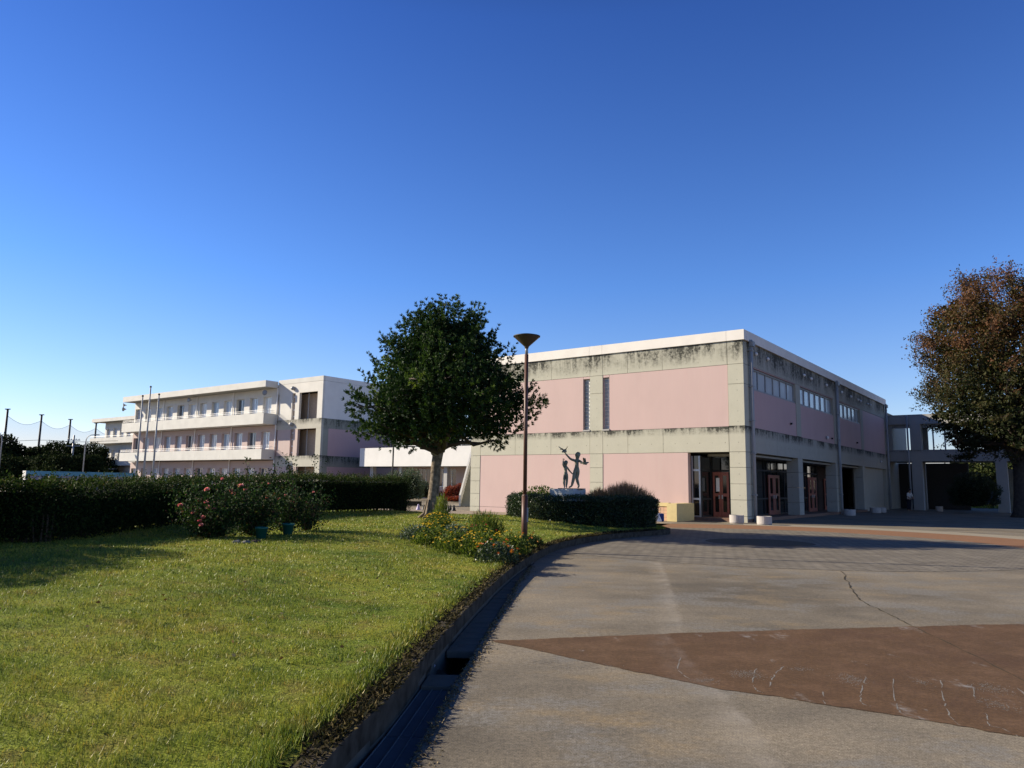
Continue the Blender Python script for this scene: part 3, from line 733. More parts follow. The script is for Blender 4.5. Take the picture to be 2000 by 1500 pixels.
b = MB(); b.box(-.3, -.01, .3, 12, 8.27, 12.3); b.box(-.3, 0, .3, 12, 12.32, 12.83); b.build('side_white_wall', M['white_wall'], cls)
def tower_wall(mat, levels, name):
    b = MB()
    for z0, z1, op in levels:
        # piers around slit, stair opening and second slit
        for x0, x1 in ((-7.56, -5.22), (-4.66, -3.95)): b.box(x0, x1, .012, .3, z0, z1)
        b.box(-3.95, -.85, .012, .3, op, z1)
        b.box(-5.22, -4.66, .012, .3, op, z1); b.box(-7.8, -7.56, .012, .3, op, z1)
        if mat == M['cream']: b.box(-.85, -.011, .012, .3, z0, z1)
    b.build(name, mat, cls)
tower_wall(M['cream'], [(8.275, 12.3, 11.2)], 'tower_wall')
tower_wall(M['pink_class'], [(4.285, 7.195, 7.19), (-.1, 3.115, 3.11)], 'tower_pink_wall')
b = MB()
for z0, z1 in ((0, 3.12), (4.285, 7.2), (8.275, 11.2)):
    b.box(-7.8, -.3, 1.3, 1.5, z0-.1, z1); b.box(-5.22, -4.66, .22, .28, z0, z1); b.box(-7.8, -7.56, .22, .28, z0, z1)
o = b.build('stair_back_wall', plain('stair_wall', (.52, .40, .30), .85, .2), cls)
for z0, z1 in ((0, 3.12), (4.285, 7.2), (8.275, 11.2)):
    for j in range(4): MB().box(-5.16, -4.72, .19, .22, z0+.3+j*.72, z0+.42+j*.72).build('slit_light', M['white_paint'], cls)
    MB().box(-3.0, -2.93, .5, .57, z0, z1).build('stair_post', M['steel'], cls)
for z in (8.05, 4.1): MB().box(-7.8, -.3, .3, 1.3, z, z+.17).build('landing', M['soffit'], cls)
b = MB(); b.box(-7.8, .0, 0, .3, 12.32, 12.83); b.box(-40.6, -7.9, -1.65, -1.45, 11.98, 12.7); b.box(-8.1, -7.9, -1.45, 0, 11.98, 12.7); b.box(-40.6, -40.4, -1.45, 12, 11.98, 12.7)
b.build('roof_edge', M['balcony'], cls)
b = MB(); b.box(-40.4, -8.1, -1.45, 12, 12.0, 12.35); b.box(-7.8, -.3, .3, 12, 12.3, 12.5); b.build('roof', M['soffit'], cls)
# wing wall: piers between deep set windows
win = [-39.3, -36.6, -33.85, -31.1, -28.4, -25.75, -23.1, -20.4, -17.75, -15.1, -12.4, -9.8]
piers = []
prev = -40.4
for c in win: piers.append((prev, c-.8)); prev = c+.8
piers.append((prev, -7.8))
for name, mat, z0, z1, zt in (('upper_wall', M['cream'], 7.9, 11.98, 11.1), ('middle_wall', M['pink_class'], 3.95, 7.78, 7.1), ('lower_wall', M['pink_class'], -.1, 3.8, 2.97)):
    b = MB()
    for x0, x1 in piers: b.box(x0, x1, 0, .55, z0, zt)
    b.box(-40.4, -7.8, 0, .55, zt, z1); b.build(name, mat, cls)
b = MB().box(-40.4, -7.8, .62, 11.9, -.1, 11.9); b.box(-7.8, -.3, 1.6, 11.9, -.1, 12.2); b.build('core', M['interior'], cls)
# balconies
for z0, z1 in ((7.82, 9.03), (3.9, 5.03)):
    b = MB()
    xs = np.linspace(-40.3, -7.95, 13)
    for x0, x1 in zip(xs[:-1], xs[1:]): b.box(x0+.006, x1-.006, -1.65, -1.5, z0, z1)
    b.box(-8.1, -7.95, -1.5, 0, z0, z1); b.box(-40.3, -40.15, -1.5, 0, z0, z1); b.box(-40.15, -8.1, -1.5, 0, z0, z0+.16)
    o = b.build('balcony', M['balcony'], cls)
    r = MB()
    for zz in (z1+.16, z1+.33): r.tube([(-40.2, -.1, zz), (-40.2, -1.57, zz), (-8.02, -1.57, zz), (-8.02, -.1, zz)], .028, 6)
    for x in np.linspace(-40.2, -8.02, 13): r.tube([(x, -1.57, z1), (x, -1.57, z1+.33)], .025, 6)
    r.build('railing', M['white_paint'], o)
# windows
PANES = [M['glass_class'], glass_pane('curtained_glass', (.74, .76, .76), .08, .9), glass_pane('half_dark_glass', (.09, .11, .13), .05, 1.), glass_pane('blue_glass', (.46, .56, .66), .05, 1.), M['glass_class']]
def class_window(door, z0, z1):
    f = MB(); w = .8
    f.box(-w, -w+.06, .30, .38, z0, z1); f.box(w-.06, w, .30, .38, z0, z1); f.box(-w+.06, w-.06, .30, .38, z1-.06, z1); f.box(-w+.06, w-.06, .30, .38, z0, z0+.06)
    f.box(-.035, .035, .29, .39, z0+.06, z1-.06)
    if door: f.box(-w+.06, w-.06, .27, .30, z0+.9, z0+1.12)
    return f.mesh('window_frame'), MB().box(-w+.06, w-.06, .335, .345, z0+.06, z1-.06).mesh('pane')
for z0, z1 in ((8.0, 11.1), (4.1, 7.1), (.1, 2.97)):
    mm = {d: class_window(d, z0, z1) for d in (True, False)}
    for i, c in enumerate(win):
        d = (i % 3 == 2)
        o = link('window', mm[d][0], M['white_paint'] if d else M['alu'], cls); o.location = (c, 0, 0)
        pm_ = mm[d][1].copy(); pm_.materials.clear(); link('pane', pm_, PANES[(i*7+int(z0)*3) % 5], o)
# pale curtains behind some panes are part of the room: thin blinds
cur = plain('curtain', (.55, .56, .55), .9, .1)
# loudspeakers, lamps, drain pipes
def horn(x, y, z, ax, parent=cls):
    o = MB().lathe([(.05, 0), (.07, .12), (.14, .25), (.30, .42), (.31, .44), (.02, .30)], (0, 0, 0), 14).build('horn_speaker', M['steel'], parent, True)
    o.location = (x, y, z); o.rotation_euler = ax
    return o
horn(-41.0, -.9, 11.1, (PI/2, 0, -.9)); horn(-41.0, -.9, 11.65, (PI/2, 0, -.4)); horn(-8.6, -1.0, 11.35, (PI/2, 0, .5)); horn(-25.0, -.5, 11.5, (PI/2, 0, 0))
for x, z in ((-5.0, 11.75), (-5.0, 7.75)): MB().ball((x, -.12, z), .26, 12, 6, .9).build('wall_lamp', M['steel'], cls, True)
for x in (-8.1+.35, -17.0+.55, -25.75+1.35, -34+1.5):
    MB().tube([(x, -.12, 11.95), (x, -.12, 9.0)], .06, 6).build('downpipe', M['white_paint'], cls)
    MB().tube([(x, -.12, 7.8), (x, -.12, 5.0)], .06, 6).build('downpipe', M['white_paint'], cls)
    MB().tube([(x, -.12, 3.9), (x, -.12, 0)], .06, 6).build('downpipe', M['white_paint'], cls)

# ------------------------------------------------------------------ far classroom block
FB = dp(258, 815, 140)[:2]
far = thing('far_classroom_block', 'smaller looking cream balconied block farther back, left of the long classroom block', 'building', (FB[0], FB[1], 0), RZ)
b = MB(); b.box(-12.8, 10, -1.6, -1.4, 12.45, 13.1); b.box(-12.8, -12.6, -1.4, 10, 12.45, 13.1); b.build('roof_edge', M['balcony'], far)
MB().box(-12.6, 10, -1.4, 10, 12.5, 12.8).build('roof', M['soffit'], far)
b = MB()
fw = [-8.9, -6.2, -3.5, -.8, 2, 5, 8]
pr = -10.4
for c in fw: b.box(pr, c-.8, 0, .55, -.1, 12.45); pr = c+.8
for za, zb in ((2.9, 5.2), (7.0, 9.2), (11.2, 12.45), (-.1, .4)):
    for c in fw: b.box(c-.8, c+.8, .01, .55, za, zb)
b.box(-10.4, -10.1, .55, 10, -.1, 12.45); b.build('wall', M['cream'], far)
MB().box(-10.1, 10, .62, 10, -.1, 12.4).build('core', M['interior'], far)
wm, pm = class_window(False, 9.2, 11.2), class_window(False, 5.2, 7.0)
wg = class_window(False, .4, 2.9)
for mm in (wm, pm, wg):
    for c in fw[:4]:
        o = link('window', mm[0], M['alu'], far); o.location = (c, 0, 0); link('pane', mm[1], M['glass_class'], o)
for z0, z1 in ((8.2, 9.3), (3.96, 5.07)):
    b = MB().box(-12.9, 10, -1.6, -1.45, z0, z1); b.box(-12.9, -12.75, -1.45, 3, z0, z1); b.box(-12.75, 10, -1.45, 0, z0, z0+.2)
    o = b.build('balcony', M['balcony'], far)
    MB().tube([(-12.85, 3, z1+.3), (-12.85, -1.5, z1+.3), (10, -1.5, z1+.3)], .04, 6).build('railing', M['white_paint'], o)
MB().box(-12.6, -1, -3.0, -1.62, 3.2, 3.38).build('porch_roof', M['fascia'], far)
for x in (-10.2, -5): MB().box(x, x+.4, -2.9, -2.6, -.1, 3.2).build('porch_post', M['cream'], far)

# ------------------------------------------------------------------ low connecting corridor with the white terrace band
CB = dp(702, 911, 78.0)[:2]
lnk = thing('corridor_building', 'low corridor building with a plain white terrace band, between the classrooms and the hall', 'building', (CB[0], CB[1], 0), RZ)
b = MB().box(0, 26, 0, .2, 3.17, 5.06); b.box(0, .2, .2, 9, 3.17, 5.06); b.build('terrace_band', M['white_wall'], lnk)
MB().box(.2, 26, .2, 9, 3.18, 3.45).build('roof', M['soffit'], lnk)
b = MB()
for x0, x1 in ((2.6, 5.4), (7.9, 8.3), (10.8, 26)): b.box(x0, x1, 3, 3.3, -.1, 3.17)
b.box(5.4, 7.9, 3, 3.3, -.1, 1.2); b.box(8.3, 10.8, 3, 3.3, -.1, 1.2); b.box(5.4, 10.8, 3.01, 3.3, 2.95, 3.17); b.box(-4.2, 2.6, 6, 6.3, -.1, 3.17)
b.build('wall', M['pink_class'], lnk)
MB().box(2.7, 26, 3.4, 9, -.1, 3.1).build('core', M['interior'], lnk)
for x0, x1 in ((5.4, 7.9), (8.3, 10.8)):
    f = MB(); 
    for x in np.linspace(x0, x1, 5): f.box(max(x0, x-.04), min(x1, x+.04), 3.1, 3.2, 1.26, 2.95)
    f.box(x0-.05, x1+.05, 2.9, 3.2, 1.18, 1.26)
    o = f.build('window', M['white_paint'], lnk); MB().box(x0, x1, 3.14, 3.16, 1.26, 2.95).build('pane', M['glass_dark'], o)
for x in (1.0, 5.2, 11.3): MB().box(x, x+.45, .6, 1.05, -.1, 3.18).build('column', M['concrete_plain'], lnk)
r = MB()
for z in (5.22, 5.42, 5.62, 5.85): r.tube([(4.6, .5, z), (26, .5, z)], .028, 6)
for x in np.arange(4.6, 26, 1.5): r.tube([(x, .5, 4.9), (x, .5, 5.85)], .028, 6)
r.build('railing', M['white_paint'], lnk)
b = MB().box(-7, 26, 9, 16, -.1, 7.4); b.build('rear_block', plain('rear_wall', (.10, .115, .09), .8, .2), lnk)

# ------------------------------------------------------------------ outside stair at the hall's left end
st = thing('outside_stair', 'steep outside stair with white parapets at the left end of the pink hall', 'stair', (-3.55, 52.0, 0), math.radians(-6))
n = 22; b = MB()
for i in range(n): b.box(.12, 1.7, i*.29, (i+1)*.29, 0, (i+1)*.2)
b.build('steps', M['concrete_dark'], st)
for x0, x1 in ((0, .12), (1.7, 1.82)):
    b = MB(); k = len(b.v)
    side = [(0, -.1, 0), (0, n*.29, 0), (0, n*.29, n*.2+.85), (0, -.1, .75)]
    b.v += [(x0, y, z) for _, y, z in side]+[(x1, y, z) for _, y, z in side]
    b.f += [(0, 1, 2, 3), (7, 6, 5, 4), (0, 4, 5, 1), (1, 5, 6, 2), (2, 6, 7, 3), (3, 7, 4, 0)]
    b.build('parapet', M['white_wall'], st)

# ------------------------------------------------------------------ bridge wing on the right
RP = L2W(K, 0, 33.2)
brg = thing('bridge_wing', 'shaded grey concrete wing with upper windows showing sky, at the right end of the hall', 'building', (RP[0], RP[1], 0), RZ)
XE = 26
b = MB(); b.box(0, XE, 0, .3, 6.78, 7.55); b.box(0, XE, .012, .3, 3.82, 4.66)
for i in range(4):
    x = 1.65+i*5.6
    b.box(x, x+.75, -.02, .55, 4.665, 6.775); b.box(x, x+.72, -.02, .7, -.1, 3.815); b.box(x+.1, x+.5, 3.2, 3.6, -.1, 3.8)
b.box(-.2, .28, .3, .5, 4.665, 6.775)
b.build('front_frame', M['concrete_plain'], brg)
b = MB(); b.box(0, XE, 3.7, 4.0, 6.78, 7.55); b.box(0, XE, 3.7, 4.0, 3.82, 4.66)
for i in range(4): x = 1.65+i*5.6; b.box(x, x+.75, 3.7, 4, 4.665, 6.775)
b.build('rear_frame', M['concrete_plain'], brg)
MB().box(0, XE, .3, 3.7, 6.9, 7.3).build('roof', M['fascia'], brg)
MB().box(0, XE, .3, 3.7, 3.85, 4.1).build('floor_slab', M['soffit'], brg)
edges = [.28, 1.65, 2.4, 7.25, 8.0, 12.85, 13.6, 18.45, 19.2, XE]
for i in range(0, 10, 2):
    x0, x1 = edges[i], edges[i+1]; f = MB()
    nm = max(1, int((x1-x0)/.8))
    for x in np.linspace(x0, x1, nm+1): f.box(max(x0, x-.05), min(x1, x+.05), .40, .5, 4.75, 6.5)
    f.box(x0, x1, .40, .5, 4.665, 4.75); f.box(x0, x1, .40, .5, 6.5, 6.775)
    o = f.build('window', M['steel'], brg)
    MB().box(x0, x1, .445, .455, 4.75, 6.5).build('pane', M['clear'], o)
MB().box(-7, 5.0, 5.2, 5.5, -.1, 3.82).build('passage_wall', plain('passage_dark', (.06, .055, .05), .9, .1), brg)  # passage shade put into the wall's even dark colour
MB().tube([(1.5, -.12, 7.5), (1.5, -.12, 0)], .07, 8).build('downpipe', M['pipe'], brg, True)
# lit wall far behind the passage
wp = L2W(RP, 7.4, 8)
o = MB().box(0, 3.0, 0, .3, 0, 3.4).build('garden_wall', plain('pale_wall', (.30, .29, .24), .8, .2, 0, .35, 1.5)); o.location = (wp[0], wp[1], 0); o.rotation_euler = (0, 0, RZ)
tag(o, 'pale wall glimpsed behind the round dark shrub', 'wall')

# ------------------------------------------------------------------ trees
def limb_path(a, b, k=5, wob=.12, sag=0.):
    a, b = np.array(a, float), np.array(b, float); L = np.linalg.norm(b-a); out = []
    for i in range(k+1):
        t = i/k; p = a+(b-a)*t
        if 0 < i < k: p = p+RNG.normal(0, wob*L/k, 3)
        p[2] += sag*L*math.sin(PI*t); out.append(tuple(p))
    return out
def main_tree():
    bx, by = -2.62, 24.9; z0 = lz(bx, by)
    t = thing('evergreen_tree', 'round crowned dark evergreen tree with a thick pale trunk, in the middle of the lawn', 'tree', (bx, by, z0))
    b = MB()
    tr = [(.0, 0, -.1), (.01, 0, .12), (.04, .02, .5), (.09, .03, 1.1), (.12, 0, 1.7), (.18, .03, 2.2), (.24, .05, 2.7)]
    b.tube(tr, [.29, .22, .185, .17, .165, .18, .22], 14)
    for an in np.linspace(0, 2*PI, 6, endpoint=False):     # root flare
        b.tube([(.30*math.cos(an)*1.5, .30*math.sin(an)*1.5, -.05), (.22*math.cos(an), .22*math.sin(an), .14), (.13*math.cos(an), .13*math.sin(an), .6)], [.05, .06, .035], 6)
    b.ball((.05, -.10, 2.15), .11, 8, 6)
    b.build('trunk', M['bark'], t, True)
    # outline of the crown by height above the lawn: (z, radius left, radius right)
    prof = np.array([(2.2, 1.9, .9), (2.55, 2.7, 1.9), (2.95, 3.0, 2.95), (3.5, 3.15, 3.35), (4.2, 2.95, 3.3), (4.8, 2.6, 2.75), (5.5, 2.15, 2.2), (6.1, 1.5, 1.65), (6.7, .85, 1.1), (7.2, .25, .45)])
    cx0 = .32
    def R(z, side): return np.interp(z, prof[:, 0], prof[:, 1] if side < 0 else prof[:, 2])
    C = []
    while len(C) < 178:
        z = RNG.uniform(2.4, 7.1); an = RNG.uniform(0, 2*PI); f = RNG.uniform(.5, 1.0)
        rr = R(z, math.cos(an))*(.93+.13*math.sin(an*3+z*2.3)*math.sin(z*1.9+an*2))
        if RNG.uniform() > (rr/3.1): continue
        C.append((cx0+math.cos(an)*rr*f, math.sin(an)*.5*(R(z, 1)+R(z, -1))*f, z))
    C = np.array(C)
    b = MB()
    for i, c in enumerate(C):
        if i % 3 == 0:
            st_ = (.25+RNG.normal(0, .06), RNG.normal(0, .06), RNG.uniform(2.1, 3.4) if c[2] > 3 else 2.3)
            pth = limb_path(st_, c, 5, .25, .04); b.tube(pth, [.11, .085, .065, .045, .03, .018], 6, False)
    b.build('limbs', M['bark_dark'], t, True)
    Ts, Ds, Tw = [], [], []
    for c in C:
        n = int(RNG.uniform(26, 44)); rad = RNG.uniform(.28, .72)
        new = RNG.uniform() < (.30 if c[0] < -1.2 else .10); Tw.append(np.full(n, RNG.uniform(.75, 1.) if new else RNG.uniform(.0, .6))*RNG.uniform(.7, 1.1, n))  # new growth, plus the sunlit left side put into the leaf tint
        d = sph(n); d[:, 2] = d[:, 2]*.8+.15
        p = c+d*rad*RNG.uniform(.45, 1., (n, 1))
        Ts.append(p); Ds.append(unit(d+np.array([0, 0, .45])+.5*unit(c-np.array([.3, 0, 3.6]))))
    # long leading shoots that break the outline
    for _ in range(190):
        z = RNG.uniform(2.9, 6.9); an = RNG.uniform(0, 2*PI); rr = R(z, math.cos(an))
        p0 = np.array([cx0+math.cos(an)*rr*.9, math.sin(an)*rr*.9, z]); dr = unit(np.array([math.cos(an)*.8, math.sin(an)*.8, .75+.25*(z-4)*.6])+RNG.normal(0, .2, 3))
        for s in np.linspace(-.2, RNG.uniform(.25, .62), 9): Ts.append((p0+dr*s)[None]+RNG.normal(0, .02, (1, 3))); Ds.append(dr[None]); Tw.append([RNG.uniform(.2, .75)])
    for x, y, h in ((-.55, 0, .6), (-.25, .2, .55), (.35, 0, .75), (.95, 0, .5), (1.35, .1, .5), (.0, -.3, .4), (.65, .3, .45)):
        p0 = np.array([x+.1, y, 6.75]); dr = unit(np.array([x*.25, 0, 1.]))
        for s in np.linspace(-.2, h, 9): Ts.append((p0+dr*s)[None]+RNG.normal(0, .035, (1, 3))); Ds.append(dr[None]); Tw.append([RNG.uniform(.2, .7)])
    Tp = np.concatenate(Ts); Td = np.concatenate(Ds); Tt_ = np.concatenate(Tw)
    P, D = whorls(Tp, Td, 11, .8)
    tw = np.repeat(Tt_, 11)+RNG.uniform(-.12, .2, len(P))
    leaves_mesh('crown', P, D, RNG.uniform(.085, .14, len(P)), RNG.uniform(.026, .036, len(P)), tw, M['leaf_tree'], t)
    # dense inner twigs and leaves
    n = 15000; z = RNG.uniform(2.75, 6.5, n); an = RNG.uniform(0, 2*PI, n); f = np.sqrt(RNG.uniform(0, .58, n))
    rl = np.where(np.cos(an) < 0, np.interp(z, prof[:, 0], prof[:, 1]), np.interp(z, prof[:, 0], prof[:, 2]))
    P = np.c_[cx0+np.cos(an)*rl*f, np.sin(an)*rl*f, z]
    leaves_mesh('inner_foliage', P, sph(n), .17, .085, RNG.uniform(0, .35, n), M['leaf_tree'], t)
main_tree()

def autumn_tree():
    bx, by = 31.3, 45.6
    t = thing('autumn_tree', 'spreading tree turning reddish brown, its dark trunk at the right edge of the yard', 'tree', (bx, by, 0))
    b = MB(); b.tube([(0, 0, -.1), (0, 0, .3), (.02, 0, 1.2), (.05, 0, 2.4), (.1, 0, 3.4)], [.85, .62, .54, .50, .55], 14)
    b.build('trunk', M['bark_dark'], t, True)
    pz = [3.3, 4.2, 5.2, 6.5, 7.8, 9.0, 10.2, 11.5, 12.8, 13.5, 14.4, 15.2]; pr_ = [2.6, 3.9, 4.8, 5.4, 5.4, 4.8, 4.8, 5.2, 5.3, 4.0, 2.7, .8]
    C = []
    while len(C) < 430:
        z = RNG.uniform(3.6, 14.9); an = RNG.uniform(0, 2*PI); f = math.sqrt(RNG.uniform(.06, 1)); R_ = float(np.interp(z, pz, pr_))
        if RNG.uniform() > R_/6.4: continue
        C.append((math.cos(an)*R_*f*.95, math.sin(an)*R_*f*.95, z, f, an))
    b = MB(); Ps, Ts, Ds = [], [], []
    for k, (x, y, z, f, an) in enumerate(C):
        e = np.array([x, y, z])
        if k < 70:
            m_ = np.array([x*.32, y*.32, 3.2+(z-3.2)*(.62 if z > 7 else .9)])
            p1 = limb_path((.1, 0, 2.8 if z > 6 else z-1.2 if z > 4.5 else 3.0), m_, 4, .08); p2 = limb_path(m_, e, 5, .12)
            r0 = .20 if k < 14 else .10
            b.tube(p1+p2[1:], list(np.linspace(r0, r0*.5, len(p1)))+list(np.linspace(r0*.45, .012, len(p2)-1)), 6, False)
        low = z < 7.2; n = int(RNG.uniform(150, 230)); out = np.array([math.cos(an), math.sin(an), -.12 if low else .55]); out = out/np.linalg.norm(out)
        red = np.clip((z-6.0)/4.5, 0, 1)*.62+RNG.normal(.05, .24)
        for j in range(int(RNG.uniform(4, 7))):      # sprays along twigs
            d = unit(out*(.9 if f > .6 else .3)+RNG.normal(0, .55, 3)*np.array([1, 1, .35 if low else .9])); L = RNG.uniform(.8, 1.6)
            if k % 3 == 0 or f > .8: b.tube([tuple(e), tuple(e+d*L*.5), tuple(e+d*L)], [.02, .014, .005], 3, False)
            m = n//5; s_ = RNG.uniform(0, 1.05, (m, 1)); th = (.10 if low else .20)*(1.15-s_*.5)
            Ps.append(e+d*L*s_+RNG.normal(0, 1, (m, 3))*th); Ts.append(np.clip(red+RNG.normal(0, .15, m), 0, 1))
    b.build('limbs', M['bark_dark'], t, True)
    P = np.concatenate(Ps); tt = np.concatenate(Ts)
    D = sph(len(P)); D[:, 2] -= .35
    leaves_mesh('crown', P, D, RNG.uniform(.12, .19, len(P)), RNG.uniform(.065, .095, len(P)), tt, M['leaf_autumn'], t)
    n = 22000; th = RNG.uniform(0, 2*PI, n); z = RNG.uniform(4.2, 13.6, n); rmax = np.interp(z, pz, pr_)*.86
    r = rmax*np.sqrt(RNG.uniform(.02, 1, n)); lump = np.sin(th*5+z*1.3)+np.sin(z*2.1+th*2)
    k_ = lump > -.65
    P = np.c_[r*np.cos(th), r*np.sin(th), z][k_]; n = len(P)
    leaves_mesh('inner_foliage', P, sph(n), .27, .17, np.clip((P[:, 2]-6)/6*.45+RNG.normal(0, .13, n), 0, 1), M['leaf_autumn'], t)
autumn_tree()

def far_tree(px, ytop, Y, rad, label, base_z=0., kind='tree', lean=.0, n=3600, tintb=0., nm='background_tree'):
    p = dp(px, ytop, Y); h = p[2]-base_z
    t = thing(nm, label, kind, (p[0], Y, base_z), 0, 'trees behind the playing field' if kind == 'tree' else None)
    MB().tube([(0, 0, -.2), (.1, 0, h*.3), (.0, 0, h*.7)], [.3, .22, .1], 7).build('trunk', M['bark_dark'], t, True)
    C = []
    for i in range(16):
        a = RNG.uniform(0, 2*PI); z = h*RNG.uniform(.25, .88); r = rad*RNG.uniform(.2, .85)*np.interp(z/h, [.2, .5, .9], [.9, 1, .45])
        C.append((math.cos(a)*r, math.sin(a)*r, z))
    C.append((0, 0, h*.86)); P = []
    for c in C:
        m = n//len(C); d = sph(m); P.append(np.array(c)+d*rad*.42*RNG.uniform(.5, 1, (m, 1))*np.array([1, 1, .8]))
    P = np.concatenate(P); P = P[P[:, 2] > .1]
    clump = np.repeat(RNG.uniform(0, .5, len(C)), n//len(C))[:len(P)] if False else RNG.uniform(0, .4, len(P))
    leaves_mesh('crown', P, sph(len(P)), rad*.11, rad*.08, clump+RNG.uniform(0, .45, len(P))+tintb, M['leaf_far'], t)
belt = [(-28, 838, 135, 4.6, 'dark dense tree crown cut by the left edge of the photo'), (8, 848, 132, 4.4, 'tall dark tree behind the leftmost street lamp'),
        (38, 868, 138, 3.4, 'lower dark tree between the first two net poles'), (62, 872, 136, 3.2, 'small dark tree left of the second net pole'),
        (84, 872, 140, 3.2, 'dark tree directly below the second net pole'), (104, 862, 138, 3.6, 'round dark tree right of the second net pole'),
        (124, 860, 136, 3.4, 'dark tree left of the power pole'), (143, 863, 140, 3.6, 'bushy dark tree behind the power pole'),
        (160, 868, 137, 3.2, 'dark tree beside the curved street lamp'), (176, 860, 142, 2.6, 'narrow dark tree right of the curved street lamp'), (196, 868, 139, 3.4, 'brownish dark tree beside the far classroom block'), (214, 870, 150, 3.4, 'dark tree mostly hidden by the far classroom block')]
for px, yt, Y, r, lb in belt: far_tree(px, yt, Y, r, lb)
for px, yt, Y, r, lb in ((10, 892, 118, 3.8, 'olive green bush at the far left in front of the tree belt'), (48, 896, 120, 3.6, 'brownish bush below the first net span'), (88, 893, 118, 3.6, 'dark green bush below the second net pole'),
                         (122, 890, 117, 3.4, 'olive bush in front of the power pole'), (158, 892, 119, 3.2, 'dark bush at the foot of the curved street lamp'), (188, 890, 121, 3.0, 'dark bush beside the far porch')):
    far_tree(px, yt, Y, r, lb, 0, 'bush', n=3200, tintb=.1, nm='background_bush')
for px, yt, Y, r, lb in ((1925, 905, 82, 3.0, 'olive tree seen under the autumn tree, above the blue fence'), (1962, 895, 86, 3.4, 'sunlit green tree behind the blue fence, close to the dark trunk'), (2020, 880, 84, 4., 'dark green tree behind the autumn trunk'), (1880, 890, 90, 3.5, 'green tree half hidden behind the round dark shrub')):
    far_tree(px, yt, Y, r, lb, 0, 'garden tree', n=3200, tintb=.35, nm='garden_tree')

